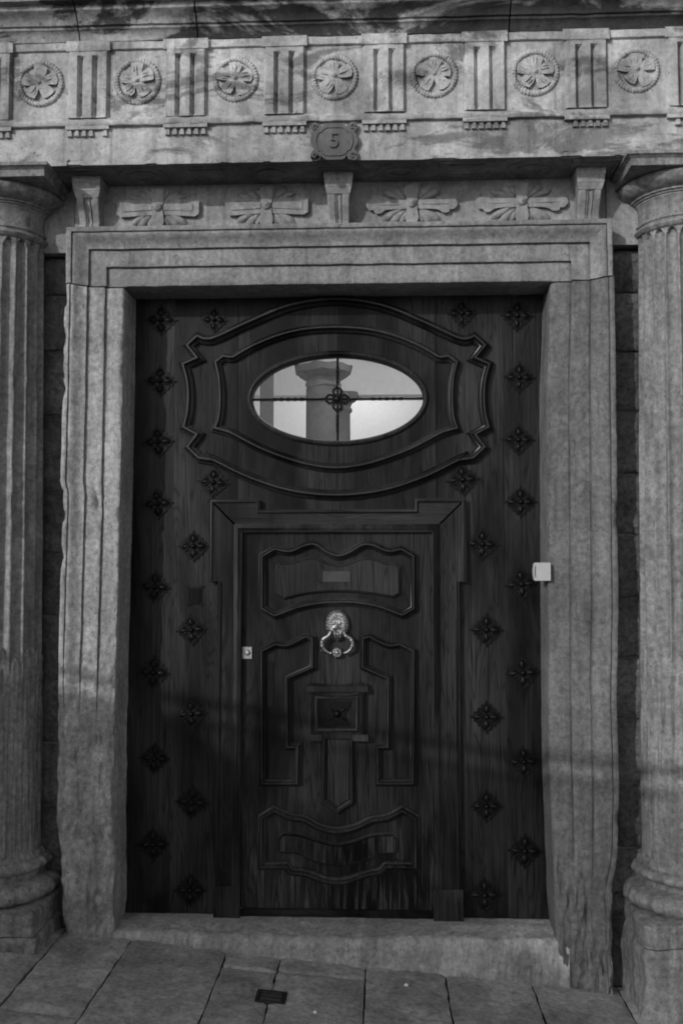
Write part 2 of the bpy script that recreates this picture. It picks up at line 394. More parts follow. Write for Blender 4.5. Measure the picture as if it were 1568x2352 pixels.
# taenia, continuous moulding under the triglyphs
mb = MB(); path = densify([(2.6, 3.475), (-2.6, 3.475)], 0.02)
mb.sweep(path, [(0.0, -0.15), (0.0, YA - 0.022), (-0.006, YA - 0.026), (-0.018, YA - 0.026), (-0.026, YA - 0.016), (-0.034, YA - 0.012), (-0.034, -0.15)])
mb.rough(0.004, 13, 4, lambda p: 1.0 + 2.0 * max(0, fbm((p[0], 3, 0), 2.0)))
obj('taenia', mb, 'stone', ent, smooth=40)
obj('frieze_ground', MB().box(-2.6, 2.6, YA + 0.012, 0.4, 3.478, 3.842), 'stone', ent, smooth=0)
obj('frieze_band', MB().sweep(densify([(2.6, 3.802), (-2.6, 3.802)], 0.03), [(0.0, -0.1), (0.0, YA - 0.006), (-0.004, YA - 0.012), (-0.0335, YA - 0.014), (-0.0335, -0.1)]).rough(0.003, 12), 'stone', ent, smooth=40)
PER, TW = 0.4125, 0.178
def triglyph(cx):
    mb = MB(); z0, z1, zt, zb = 3.508, 3.797, 3.768, 3.515; yf = YA - 0.022
    xs = [-0.5, -0.44, -0.44, -0.245, -0.17, -0.095, 0.095, 0.17, 0.245, 0.44, 0.44, 0.5]
    xs = [-0.5, -0.44, -0.25, -0.20, -0.10, 0.10, 0.20, 0.25, 0.44, 0.5]
    dp = [0.018, 0, 0, 0.026, 0, 0, 0.026, 0, 0, 0.018]
    xs = [-0.5, -0.44, -0.255, -0.175, -0.095, 0.095, 0.175, 0.255, 0.44, 0.5]
    zr = [z0, z0 + 0.012] + [z0 + 0.012 + (zt - z0 - 0.012) * i / 16 for i in range(1, 17)] + [zt + 0.008, z1]
    vs = []; nx = len(xs)
    for z in zr:
        cut = 1.0 if z0 + 0.011 < z <= zt else 0.0
        for q, (x, d) in enumerate(zip(xs, dp)):
            dd = d * cut if d > 0.02 else d
            vs.append((cx + x * TW, yf + dd + 0.003 * fbm((cx + x, z, 1), 11), z))
    fs = [(j * nx + i, j * nx + i + 1, (j + 1) * nx + i + 1, (j + 1) * nx + i) for j in range(len(zr) - 1) for i in range(nx - 1)]
    mb.add(vs, fs)
    # returns to the wall
    L = [j * nx for j in range(len(zr))]; Rr = [j * nx + nx - 1 for j in range(len(zr))]
    for ids, fl in ((L, 1), (Rr, 0)):
        o0 = len(mb.v); mb.v += [(mb.v[i][0], YA + 0.02, mb.v[i][2]) for i in ids]
        for j in range(len(ids) - 1):
            q = (ids[j], ids[j + 1], o0 + j + 1, o0 + j); mb.f.append(q if fl else q[::-1])
    return mb
tcs = [-0.206 + PER * k for k in range(-5, 7)]
for c in tcs:
    t = obj('triglyph', triglyph(c), 'stone', ent, smooth=30, origin=(c, YA, 3.5))
    mb = MB().box(c - TW * 0.51, c + TW * 0.51, YA - 0.025, YA + 0.01, 3.797, 3.835, 0.003).rough(0.003, 15)
    obj('triglyph_cap', mb, 'stone', t, smooth=0)
    rg = obj('regula', MB().box(c - TW * 0.5, c + TW * 0.5, YA - 0.022, YA + 0.01, 3.461, 3.4745, 0.002).rough(0.002, 15), 'stone', ent, smooth=0, origin=(c, YA, 3.45))
    for q in range(6):
        gx = c + TW * (-0.42 + 0.168 * q); mb = MB()
        if random.random() < 0.05: continue
        vs = []
        for z, w in ((3.4615, 0.0075), (3.432, 0.0118)):
            vs += [(gx - w, YA + 0.004, z), (gx + w, YA + 0.004, z), (gx + w * 0.8, YA - 0.006 - w, z), (gx - w * 0.8, YA - 0.006 - w, z)]
        mb.add(vs, [(0, 1, 2, 3), (7, 6, 5, 4), (0, 3, 7, 4), (3, 2, 6, 7), (2, 1, 5, 6), (1, 0, 4, 5)])
        obj('gutta', mb, 'stone', rg, smooth=0)
def medallion(cx, cz, seed):
    rnd = random.Random(seed); y0 = YA - 0.002
    mp = MB().slab([(cx - (PER - TW) / 2 - 0.01, 3.508), (cx + (PER - TW) / 2 + 0.01, 3.508), (cx + (PER - TW) / 2 + 0.01, 3.80), (cx - (PER - TW) / 2 - 0.01, 3.80)], YA + 0.03, y0, 0.004)
    me = obj('metope', mp, 'stone', ent, smooth=0, origin=(cx, y0, cz))
    rr = 0.087 + rnd.uniform(-0.004, 0.004); mb = MB(); nseg, k = 168, 7; vs = []; fs = []
    for i in range(nseg):
        a = 2 * math.pi * i / nseg
        for j in range(k):
            b_ = math.pi * j / (k - 1); tw = 0.5 + 0.5 * math.sin(42 * a + 2.2 * math.cos(b_))
            r1 = 0.0135 * (0.78 + 0.3 * tw) * (1 + 0.15 * fbm((cx + math.cos(a), math.sin(a), seed), 3))
            vs.append((cx + (rr - r1 * math.cos(b_)) * math.cos(a), y0 + 0.001 - r1 * 1.05 * math.sin(b_), cz + (rr - r1 * math.cos(b_)) * math.sin(a)))
    for i in range(nseg):
        q = (i + 1) % nseg
        for j in range(k - 1): fs.append((i * k + j, q * k + j, q * k + j + 1, i * k + j + 1))
    mb.add(vs, fs); obj('rope_rim', mb, 'stone', me, smooth=50)
    # five square-ended petals, each with a folded spine
    for p in range(5):
        an = math.pi / 2 + p * 2 * math.pi / 5 + rnd.uniform(-0.12, 0.12); mb = MB()
        def pt(r_, t): return (cx + r_ * math.cos(an) - t * math.sin(an), cz + r_ * math.sin(an) + t * math.cos(an))
        L = 0.068 + rnd.uniform(-0.01, 0.007)
        out = [pt(0.012, -0.007), pt(0.026, -0.015), pt(0.044, -0.021), pt(L - 0.004, -0.025), pt(L + 0.003, -0.014), pt(L + 0.005, 0.008), pt(L, 0.023), pt(0.044, 0.021), pt(0.026, 0.015), pt(0.012, 0.007)]
        mb.slab(out, y0 + 0.004, y0 - 0.014 - rnd.uniform(0, 0.003), 0.003)
        x_, z_ = pt(0.042, 0.0); mb.dome(x_, z_, 0.022, 0.005, 0.007, y0 - 0.0135, an, 10, 4)
        x_, z_ = pt(0.046, 0.013); mb.dome(x_, z_, 0.016, 0.004, 0.005, y0 - 0.0135, an, 10, 4)
        mb.rough(0.0045, 30); obj('petal', mb, 'stone', me, smooth=40)
    mb = MB().dome(cx, cz, 0.021, 0.021, 0.019, y0, 0, 20, 5).dome(cx, cz, 0.010, 0.010, 0.008, y0 - 0.0175, 0, 12, 4).rough(0.0015, 40)
    obj('flower_boss', mb, 'stone', me, smooth=60)
for k in range(-5, 6): medallion(PER * k, 3.667, 40 + k)
# cornice in four long blocks with open joints
prof = [(0.0, 0.0), (0.0, YA - 0.006), (0.003, YA - 0.014), (0.012, YA - 0.016), (0.03, YA - 0.02), (0.041, YA - 0.03), (0.044, YA - 0.036), (0.054, YA - 0.036), (0.057, YA - 0.046), (0.070, YA - 0.05), (0.083, YA - 0.062), (0.093, YA - 0.08), (0.099, YA - 0.088), (0.118, YA - 0.09), (0.122, YA - 0.12), (0.19, YA - 0.13), (0.22, YA - 0.16), (0.26, YA - 0.18), (0.29, 0.0)]
cuts = [-2.6, W(177, 40, -0.26)[0], W(450, 40, -0.26)[0], W(1172, 40, -0.26)[0], 2.6]
for a, b_ in zip(cuts[:-1], cuts[1:]):
    mb = MB(); path = densify([(b_ - 0.003, 3.836), (a + 0.003, 3.836)], 0.02)
    mb.sweep(path, [(-d, y) for d, y in prof])
    mb.rough(0.004, 11, 5, lambda p: 0.6 + 1.6 * max(0, fbm((p[0], 1, p[2]), 2.5)))
    obj('cornice_block', mb, 'cornice', ent, smooth=40)
# soffit coffers
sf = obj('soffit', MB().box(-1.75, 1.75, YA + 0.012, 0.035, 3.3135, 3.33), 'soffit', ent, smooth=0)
for k in range(-4, 5):
    cx = k * 0.275; mb = MB(); zb = 3.309
    if k % 2 == 0:
        for q in (0, 1):
            w, y0, y1 = (0.115, YA + 0.03, 0.0) if q == 0 else (0.075, YA + 0.06, -0.03)
            for (x0, x1, a, b_) in ((-w, w, y0, y0 + 0.012), (-w, w, y1 - 0.012, y1), (-w, -w + 0.012, y0 + 0.012, y1 - 0.012), (w - 0.012, w, y0 + 0.012, y1 - 0.012)):
                mb.box(cx + x0, cx + x1, a, b_, zb, 3.314)
        obj('coffer_frame', mb, 'soffit', sf, smooth=0)
    else:
        for rad in (0.07, 0.035):
            for i in range(24):
                a0, a1 = 2 * math.pi * i / 24, 2 * math.pi * (i + 1) / 24
                q = [(cx + r_ * math.cos(a) * 1.25, -0.085 + r_ * math.sin(a), z) for z in (zb, 3.314) for a in (a0, a1) for r_ in (rad, rad + 0.014)]
                mb.add(q, [(0, 2, 3, 1), (4, 5, 7, 6), (0, 4, 6, 2), (1, 3, 7, 5), (0, 1, 5, 4), (2, 6, 7, 3)])
        obj('coffer_rosette', mb, 'soffit', sf, smooth=0)

# house number plaque
pq = thing('house_number_plaque', (0, YA - 0.02, 3.30), 'small scroll-edged plaque with the number 5 on the lintel band', 'plaque')
half = [(0.0, 0.071, 1), (0.028, 0.071), (0.044, 0.062), (0.05, 0.055), (0.06, 0.066), (0.075, 0.076), (0.088, 0.073), (0.092, 0.058), (0.084, 0.046), (0.079, 0.036), (0.088, 0.025), (0.094, 0.008), (0.092, -0.008), (0.084, -0.024), (0.079, -0.034), (0.088, -0.045), (0.093, -0.058), (0.09, -0.074), (0.075, -0.077), (0.062, -0.072), (0.057, -0.06), (0.05, -0.056), (0.042, -0.068), (0.028, -0.074), (0.0, -0.074, 1)]
full = half + [(-p[0],) + p[1:] for p in half[::-1][1:-1]]
cz = 3.386
out = curve([(p[0], cz + p[1]) + p[2:] for p in full], True, 3)
obj('back_plate', MB().slab(out, YA, YA - 0.026, 0.004), 'plaque', pq, smooth=40)
hf = [(0.0, 0.058), (0.03, 0.057), (0.05, 0.046, 1), (0.052, 0.04, 1), (0.066, 0.034), (0.076, 0.0), (0.066, -0.034), (0.052, -0.04, 1), (0.05, -0.05, 1), (0.03, -0.06), (0.0, -0.06)]
inn = curve([(p[0], cz + p[1]) + p[2:] for p in hf + [(-p[0],) + p[1:] for p in hf[::-1][1:-1]]], True, 4)
obj('border', MB().sweep(ccw(inn), [(0.004, 0.0), (0.003, -0.005), (-0.002, -0.006), (-0.005, 0.0)], True, YA - 0.025), 'plaque', pq, smooth=40)
for sx in (-1, 1):
    for sz in (-1, 1):
        mb = MB().tube([(sx * 0.078 + 0.009 * math.cos(t), YA - 0.028, cz + sz * 0.06 + 0.009 * math.sin(t)) for t in [i * 0.45 for i in range(12)]], 0.0042, 6)
        obj('scroll', mb, 'plaque', pq, smooth=60)
text('5', 0.092, (0.0, YA - 0.03, cz - 0.002), (R(90), 0, 0), 0.004, 'plaque', pq, 'digit', -0.001)

# ================================================================== DOOR SURROUND
sur = thing('door_surround', (0, 0, 0), 'weathered stone door surround with stepped mouldings and carved frieze panel', 'door surround')
XI, ZI = 0.918, 2.852
PROF = [(-0.0, 0.30), (0.0, 0.215), (0.0, 0.10), (0.0, 0.012), (0.003, 0.003), (0.010, 0.0), (0.03, 0.0), (0.055, 0.0), (0.0785, 0.0), (0.0805, 0.004), (0.0835, 0.004), (0.084, -0.014), (0.090, -0.016), (0.11, -0.016), (0.135, -0.016), (0.1535, -0.016), (0.1555, -0.012), (0.1585, -0.012), (0.159, -0.030), (0.165, -0.031), (0.180, -0.036), (0.196, -0.050), (0.208, -0.060), (0.214, -0.062), (0.2205, -0.062), (0.2215, -0.054), (0.2235, -0.054), (0.224, -0.070), (0.230, -0.073), (0.240, -0.073), (0.2435, -0.070), (0.2445, -0.04), (0.2445, 0.05), (0.2445, 0.13)]
# lintel, mitred at both corners, sitting on the jambs
mb = MB(); path = densify([(-XI, ZI + 0.001), (-XI, ZI + 0.0015)], 1) [:-1] + densify([(-XI, ZI + 0.003), (XI, ZI + 0.003)], 0.02)
zj = ZI
def lint_path(): return [(-XI, zj), (-XI, ZI + 0.0)] 
pts = [(-XI, ZI)] + densify([(-XI + 0.02, ZI), (XI - 0.02, ZI)], 0.02) + [(XI, ZI)]
n, m_ = len(pts), len(PROF); vs = []
rows = []
for (d, y) in PROF:     # every profile line as a three-sided run: up the left corner, along, down the right corner
    run = []
    for t in (0.0, 0.33, 0.66): run.append((-XI - d, ZI + d * t))
    for i in range(61): run.append((-XI - d + (2 * XI + 2 * d) * i / 60, ZI + d))
    for t in (0.66, 0.33, 0.0): run.append((XI + d, ZI + d * t))
    rows.append([(x, y, z + 0.004) for x, z in run])
k = len(rows[0]); mb = MB(); mb.v = [p for r_ in rows for p in r_]
mb.f = [(j * k + i, (j + 1) * k + i, (j + 1) * k + i + 1, j * k + i + 1) for j in range(len(rows) - 1) for i in range(k - 1)]
mb.f.append(tuple(j * k for j in range(len(rows)))[::-1]); mb.f.append(tuple(j * k + k - 1 for j in range(len(rows))))
mb.rough(0.0028, 12, 4)
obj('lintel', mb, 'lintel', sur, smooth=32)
def jamb(side, inner, outer, z0, er):
    """upright stone with the same stepped face; inner / outer follow the worn edges, er(z) is how far the mouldings are gone"""
    def lin(tab, z):
        for (x0, a), (x1, b_) in zip(tab[:-1], tab[1:]):
            if (a - z) * (b_ - z) <= 0 and a != b_: return x0 + (x1 - x0) * (z - a) / (b_ - a)
        return tab[0][0] if z > tab[0][1] else tab[-1][0]
    mb = MB(); nz_ = 190; cols = len(PROF)
    fine = []
    for (d0, y0), (d1, y1) in zip(PROF[:-1], PROF[1:]):
        fine.append((d0, y0))
        if abs(d1 - d0) > 0.018: fine += [(d0 + (d1 - d0) * q / 3, y0 + (y1 - y0) * q / 3) for q in (1, 2)]
        if abs(y1 - y0) > 0.05: fine.append((d0, (y0 + y1) / 2))
    fine.append(PROF[-1]); cols = len(fine)
    for i in range(nz_ + 1):
        z = z0 + (ZI - z0) * i / nz_; xi, xo = lin(inner, z), lin(outer, z); e = er(z)
        for (d, y) in fine:
            t = d / 0.2445; x = xi + (xo - xi) * t
            yy = y
            if y < 0.02:
                flat = -0.008 - 0.034 * t
                yy = y * (1 - e) + flat * e
                edge = max(0, 1 - t / 0.10) ** 2 + max(0, (t - 0.88) / 0.12) ** 2
                chip = max(0, fbm((x * 0.6, 5 * side, z), 9, 5) + 0.10) * 0.06 * edge * sm(0.0, 0.3, fbm((3, side * 2, z), 2.6, 3))
                yy += e * (0.022 * fbm((x, side * 4, z * 0.55), 10, 5) + 0.03 * edge * abs(fbm((x, 1, z), 5)) + 0.014 * fbm((x * 2.0, side, z * 0.4), 24, 4)) + chip + 0.0035 * fbm((x, side, z * 0.6), 11, 4) + 0.002 * fbm((x, side, z), 40, 3)
                if side < 0:                      # old gouge in the left upright
                    gz_ = (z - 1.90) / 0.055; gx_ = (x + 1.025 + 0.012 * gz_) / (0.014 * max(0.25, 1 - gz_ * 0.5))
                    yy += 0.03 * math.exp(-gx_ * gx_ - gz_ * gz_)
                yy = max(yy, -0.09)
            gx = 0.0012 * fbm((side, y * 2, z), 10, 5) + (0.007 * e * fbm((side, 2 + y, z), 6, 4))
            mb.v.append((x + gx, yy, z - (0.002 if i == nz_ else 0)))
    for i in range(nz_):
        for j in range(cols - 1):
            q = (i * cols + j, i * cols + j + 1, (i + 1) * cols + j + 1, (i + 1) * cols + j)
            mb.f.append(q if side > 0 else q[::-1])
    top = tuple(nz_ * cols + j for j in range(cols)); mb.f.append(top if side > 0 else top[::-1])
    return mb
innL = [(-0.926, 2.86), (-0.926, 2.43), (-0.932, 1.857), (-0.936, 1.5), (-0.942, 1.09), (-0.945, 0.8), (-0.94, 0.5), (-0.938, 0.1), (-0.938, -0.2)]
outL = [(-1.166, 2.86), (-1.168, 2.2), (-1.172, 2.0), (-1.158, 1.95), (-1.162, 1.73), (-1.169, 1.27), (-1.17, 0.73), (-1.15, 0.37), (-1.13, 0.1), (-1.12, -0.2)]
innR = [(0.918, 2.86), (0.899, 2.5), (0.893, 2.38), (0.891, 1.85), (0.888, 1.46), (0.886, 0.83), (0.898, 0.38), (0.914, -0.04), (0.914, -0.3)]
outR = [(1.168, 2.86), (1.168, 2.2), (1.163, 1.46), (1.15, 1.1), (1.156, 0.75), (1.145, 0.49), (1.125, 0.31), (1.12, -0.3)]
sm = lambda a, b_, x: (lambda t: t * t * (3 - 2 * t))(min(1, max(0, (x - a) / (b_ - a))))
obj('jamb', jamb(-1, innL, outL, 0.02, lambda z: 0.92 * sm(1.35, 0.85, z) + 0.12 * sm(2.1, 1.6, z)), 'jamb', sur, smooth=45)
obj('jamb', jamb(1, innR, outR, -0.22, lambda z: 0.9 * sm(0.52, 0.25, z) + 0.12 * sm(1.4, 0.9, z)), 'jamb_shaded', sur, smooth=45)
# frieze panel with four carved rosettes, three consoles
fp = obj('frieze_panel', MB().box(-1.155, 1.155, 0.02, 0.4, 3.085, 3.312), 'panel', sur, smooth=0)
obj('frieze_fillet', MB().sweep(densify([(1.16, 3.084), (-1.16, 3.084)], 0.03), [(0.0, 0.1), (0.0, -0.045), (-0.01, -0.045), (-0.016, -0.03), (-0.02, 0.0), (-0.02, 0.1)]).rough(0.003, 12), 'panel', sur, smooth=40)
def rosette(cx, cz, kind, seed):
    rnd = random.Random(seed); y0 = 0.02; base = None
    def P(x, z): return (cx + x, cz + z)
    mb = MB()
    if kind == 0:        # plain square-ended bars left and right
        for s in (-1, 1):
            mb.slab([P(s * 0.02, -0.022), P(s * 0.16, -0.030), P(s * 0.172, -0.022), P(s * 0.172, 0.026), P(s * 0.16, 0.032), P(s * 0.02, 0.022)], y0 + 0.01, y0 - 0.022, 0.009)
            mb.slab([P(s * 0.03, -0.006), P(s * 0.15, -0.012), P(s * 0.15, 0.014), P(s * 0.03, 0.008)], y0, y0 - 0.026, 0.004)
    else:                # leafy ends
        for s in (-1, 1):
            out = curve([P(s * 0.02, -0.013), P(s * 0.08, -0.016), P(s * 0.115, -0.020), P(s * 0.135, -0.033), P(s * 0.155, -0.032), P(s * 0.160, -0.018) + (1,), P(s * 0.178, -0.019), P(s * 0.19, -0.006), P(s * 0.19, 0.008), P(s * 0.178, 0.021), P(s * 0.160, 0.018) + (1,), P(s * 0.155, 0.034), P(s * 0.135, 0.033), P(s * 0.115, 0.020), P(s * 0.08, 0.016), P(s * 0.02, 0.013)], True, 3)
            mb.slab(out, y0 + 0.01, y0 - 0.020, 0.006)
            mb.dome(cx + s * 0.1, cz, 0.075, 0.006, 0.006, y0 - 0.019, 0, 12, 4)
    base = obj('rosette', mb.rough(0.002, 25), 'panel', sur, smooth=40, origin=(cx, y0, cz))
    mb = MB()
    for s in (-1, 1):
        mb.slab([P(-0.016, s * 0.018), P(-0.022, s * 0.065), P(-0.017, s * 0.078), P(0.017, s * 0.078), P(0.022, s * 0.065), P(0.016, s * 0.018)], y0 + 0.01, y0 - 0.030, 0.007)
    obj('upright_leaf', mb.rough(0.002, 25), 'panel', base, smooth=40)
    for sx in (-1, 1):
        for sz in (-1, 1):
            for q, (an, L, w) in enumerate(((64, 0.076, 0.0165), (46, 0.100, 0.0200), (29, 0.122, 0.0175))):
                a = math.radians(an + rnd.uniform(-3, 3)); r0 = 0.028 + L / 2
                mb = MB().dome(cx + sx * r0 * math.cos(a), cz + sz * r0 * math.sin(a) * 0.9, L / 2, w, 0.023, y0 + 0.002, sx * sz * a * 0.92, 16, 5, 0.55, 0.35 * sx)
                obj('leaf', mb.rough(0.0012, 30), 'panel', base, smooth=60)
    mb = MB().dome(cx, cz, 0.029, 0.029, 0.040, y0, 0, 22, 5, 0.4).dome(cx, cz, 0.017, 0.017, 0.008, y0 - 0.038, 0, 16, 4).dome(cx, cz, 0.007, 0.007, 0.006, y0 - 0.0445, 0, 10, 4)
    obj('centre_boss', mb.rough(0.001, 30), 'panel', base, smooth=50)
for cx, kind in ((-0.782, 0), (-0.305, 0), (0.324, 1), (0.795, 1)): rosette(cx, 3.203, kind, int(cx * 100))
for cx in (-1.072, 0.011, 1.072):
    mb = MB(); nzr = 26; xs = [-0.048, -0.044, -0.018, -0.014, -0.010, -0.004, 0.004, 0.010, 0.014, 0.018, 0.044, 0.048]; dp = [0.004, 0, 0, 0.008, 0, 0.007, 0.007, 0, 0.008, 0, 0, 0.004]
    for i in range(nzr + 1):
        t = i / nzr; z = 3.096 + 0.128 * t
        pr = 0.045 + 0.05 * sm(0.1, 1, t) + (0.012 if t < 0.24 else 0) ; w = 1.0 - 0.08 * (1 - t)
        for x, d in zip(xs, dp): mb.v.append((cx + x * w, 0.02 - pr + d, z))
    k = len(xs); mb.f = [(j * k + i, j * k + i + 1, (j + 1) * k + i + 1, (j + 1) * k + i) for j in range(nzr) for i in range(k - 1)]
    for col, fl in ((0, 1), (k - 1, 0)):
        o0 = len(mb.v); mb.v += [(mb.v[j * k + col][0], 0.03, mb.v[j * k + col][2]) for j in range(nzr + 1)]
        for j in range(nzr):
            q = (j * k + col, (j + 1) * k + col, o0 + j + 1, o0 + j); mb.f.append(q if fl else q[::-1])
    mb.f.append(tuple(range(k))[::-1])
    con = obj('console', mb.rough(0.002, 18), 'panel', sur, smooth=35, origin=(cx, 0.02, 3.09))
    mb = MB()
    for z0, z1, w0, w1, p0, p1 in ((3.224, 3.252, 0.049, 0.056, 0.098, 0.106), (3.252, 3.262, 0.057, 0.057, 0.108, 0.108), (3.262, 3.285, 0.057, 0.060, 0.108, 0.114), (3.285, 3.312, 0.061, 0.062, 0.116, 0.118)):
        vs = [(cx - w0, 0.02 - p0, z0), (cx + w0, 0.02 - p0, z0), (cx + w0, 0.03, z0), (cx - w0, 0.03, z0), (cx - w1, 0.02 - p1, z1), (cx + w1, 0.02 - p1, z1), (cx + w1, 0.03, z1), (cx - w1, 0.03, z1)]
        mb.add(vs, [(3, 2, 1, 0), (4, 5, 6, 7), (0, 1, 5, 4), (1, 2, 6, 5), (2, 3, 7, 6), (3, 0, 4, 7)])
    obj('console_cap', mb.rough(0.0015, 18), 'panel', con, smooth=0)

# threshold
thr = thing('door_step', (0, 0.1, 0), 'worn hammered stone doorstep under the wooden door', 'doorstep')
mb = MB(); NX, NT = 260, 50
def stp(s, t):
    x = -0.955 + 1.91 * s; zt = 0.113; zb = ground_z(x) - 0.03
    yf = -0.012 + 0.02 * fbm((x, 2, 0), 2.2) + (0.03 if x < -0.6 else 0) * 0.5
    if t < 0.55:
        q = t / 0.55; y = 0.26 + (yf + 0.03 - 0.26) * q; z = zt - 0.012 * max(0, q - 0.55) * 2
    elif t < 0.7:
        q = (t - 0.55) / 0.15; a = q * math.pi / 2; y = yf + 0.03 - 0.03 * math.sin(a); z = zt - 0.011 - 0.03 * (1 - math.cos(a))
    else:
        q = (t - 0.7) / 0.3; y = yf - 0.004 * q; z = (zt - 0.041) + (zb - zt + 0.041) * q
    ruf = 0.35 + 0.9 * sm(0.3, 0.62, t)
    return (x, y + 0.006 * ruf * fbm((x * 1.6, y, z * 0.6), 13, 5) + 0.006 * ruf * fbm((x * 2.5, 3, z * 0.6), 30, 3), z + 0.005 * ruf * fbm((x, y * 1.4, z + 6), 13, 4))
mb.grid(NX, NT, stp); mb.f = [f[::-1] for f in mb.f]
obj('tread', mb, 'step', thr, smooth=70)

# ================================================================== COLUMNS
def column(side, name, label):
    cx, cy = side * 1.47, 0.03
    t = thing(name, (cx, cy, ground_z(cx)), label, 'column', 'columns flanking the door')
    ZT, ZM, ZB = 3.05, 1.28, 0.44
    def rad(z): q = (z - ZB) / (ZT - ZB); return 0.200 - 0.027 * q - 0.004 * math.sin(q * math.pi) * -1
    NF, SF = 20, 12
    def flute(r, z, a):
        s = (a / (2 * math.pi) * NF) % 1.0; f = abs(s - 0.5) * 2          # f = 1 on the fillet
        w = max(0.0, 1 - (f / 0.84) ** 2)
        up = sm(3.045, 3.02, z) if z > 2.9 else 1.0
        if z > 3.0: up = 1.0 if (3.043 - z) > 0.03 * (f / 0.8) ** 2 * 1.2 and z < 3.043 else 0.0
        er = 0.0022 * fbm((math.cos(a) * 2, math.sin(a) * 2, z * 0.8 + side * 7), 9, 5)
        fl = math.floor(a / (2 * math.pi) * NF); zm = ZM + 0.022 * math.sin(fl * 2.4 + side) - 0.035 * (f / 0.7) ** 2
        low = sm(zm + 0.006, zm - 0.006, z)
        bead = 0.010 * math.sqrt(max(0, 1 - (f / 0.62) ** 2)) if f < 0.62 else 0
        k_ = sm(ZB, ZB + 0.06, z); wv = 1 - 0.5 * sm(0.3, 0.75, fbm((math.cos(a) * 3, math.sin(a) * 3, z + side), 4, 3) * 0.5 + 0.5)
        d = -0.023 * math.sqrt(w) * up * (1 - low) + low * (-0.0125 * math.sqrt(w) + bead) * wv * k_
        er += low * 0.004 * fbm((math.cos(a) * 3, math.sin(a) * 3, z * 0.4 + side * 3), 13, 4)
        chip = -0.012 * max(0, fbm((math.cos(a) * 2.5, math.sin(a) * 2.5, z + side * 11), 4, 4) - 0.42)
        return rad(z) + d + er + chip
    A0, A1 = R(-190), R(10)
    def zl(a, b_, n): return [(1, a + (b_ - a) * i / n) for i in range(n + 1)]
    mb = MB().lathe(zl(ZB, ZM - 0.10, 50) + zl(ZM - 0.094, ZM + 0.04, 26) + zl(ZM + 0.06, 2.98, 56) + zl(2.985, ZT, 22), cx, cy, int(NF * SF * 200 / 360), flute, A0, A1)
    obj('shaft', mb, 'column', t, smooth=50)
    # capital
    rt = rad(ZT)
    pr = [(rt + 0.001, 3.044), (rt + 0.012, 3.052), (rt + 0.018, 3.062), (rt + 0.012, 3.072), (rt + 0.003, 3.076), (rt + 0.003, 3.082), (rt + 0.009, 3.086), (rt + 0.009, 3.094), (rt + 0.001, 3.1), (rt, 3.115), (rt, 3.15), (rt + 0.004, 3.168), (rt + 0.012, 3.176), (rt + 0.012, 3.182), (rt + 0.02, 3.184), (rt + 0.02, 3.190), (rt + 0.03, 3.192), (rt + 0.032, 3.199), (rt + 0.045, 3.203), (rt + 0.066, 3.214), (rt + 0.082, 3.228), (rt + 0.088, 3.242), (rt + 0.083, 3.254), (rt + 0.06, 3.258), (0.01, 3.258)]
    mb = MB().lathe(pr, cx, cy, 96, lambda r, z, a: r + 0.0016 * fbm((math.cos(a) * 2, math.sin(a) * 2, z + side), 12) if r > 0.05 else r)
    obj('echinus', mb, 'column', t, smooth=40)
    def sq(h, z0, z1, c=0.0, h1=None):
        h1 = h1 or h; nn = 24; m2 = MB()
        for z, hh in ((z0, h), (z1, h1)):
            m2.v += [(cx + x, cy + y, z) for x, y in ((-hh, -hh), (hh, -hh), (hh, 0.3), (-hh, 0.3))]
        m2.f += [(0, 1, 5, 4), (1, 2, 6, 5), (2, 3, 7, 6), (3, 0, 4, 7), (3, 2, 1, 0), (4, 5, 6, 7)]
        return m2
    mb = MB()
    for a in ((0.268, 3.257, 3.285, None), (0.268, 3.285, 3.297, 0.284), (0.288, 3.297, 3.311, None)):
        q = sq(a[0], a[1], a[2], 0, a[3]); mb.add(q.v, q.f)
    obj('abacus', mb.rough(0.003, 9), 'column', t, smooth=0)
    # base
    rb = rad(ZB)
    pr = [(rb - 0.004, 0.445), (rb + 0.006, 0.435), (rb + 0.012, 0.425), (rb + 0.012, 0.418), (rb + 0.03, 0.414), (rb + 0.044, 0.402), (rb + 0.046, 0.39), (rb + 0.038, 0.378), (rb + 0.02, 0.370), (rb + 0.012, 0.362), (rb + 0.012, 0.348), (rb + 0.03, 0.340), (rb + 0.055, 0.336), (rb + 0.076, 0.324), (rb + 0.085, 0.302), (rb + 0.080, 0.282), (rb + 0.064, 0.266), (rb + 0.04, 0.258), (0.01, 0.256)]
    mb = MB().lathe(pr, cx, cy, 110, lambda r, z, a: r + 0.011 * fbm((math.cos(a) * 2, math.sin(a) * 2, z + side), 7, 5) if r > 0.05 else r)
    obj('base_torus', mb, 'column', t, smooth=50)
    for nm, h, z1, z0, amp in (('plinth', 0.274, 0.257, 0.170, 0.014), ('pedestal_block', 0.284, 0.166, ground_z(cx) - 0.12, 0.018)):
        mb = MB(); ring = []
        per = [(-h, 0.3), (-h, 0.12), (-h, 0.0), (-h, -0.12), (-h, -h + 0.012), (-h + 0.012, -h), (-0.12, -h), (0.0, -h), (0.12, -h), (h - 0.012, -h), (h, -h + 0.012), (h, -0.12), (h, 0.0), (h, 0.12), (h, 0.3)]
        per = densify(per, 0.012); nr = 20
        for i in range(nr + 1):
            z = z0 + (z1 - z0) * i / nr; rd = 0.012 * max(0, (i - nr + 2) / 2) ** 2
            for x, y in per:
                l = math.hypot(x, y); mb.v.append((cx + x * (1 - rd / l), cy + y * (1 - rd / l), z))
        k = len(per); mb.f = [(j * k + i, j * k + i + 1, (j + 1) * k + i + 1, (j + 1) * k + i) for j in range(nr) for i in range(k - 1)]
        mb.f.append(tuple(nr * k + i for i in range(k)))
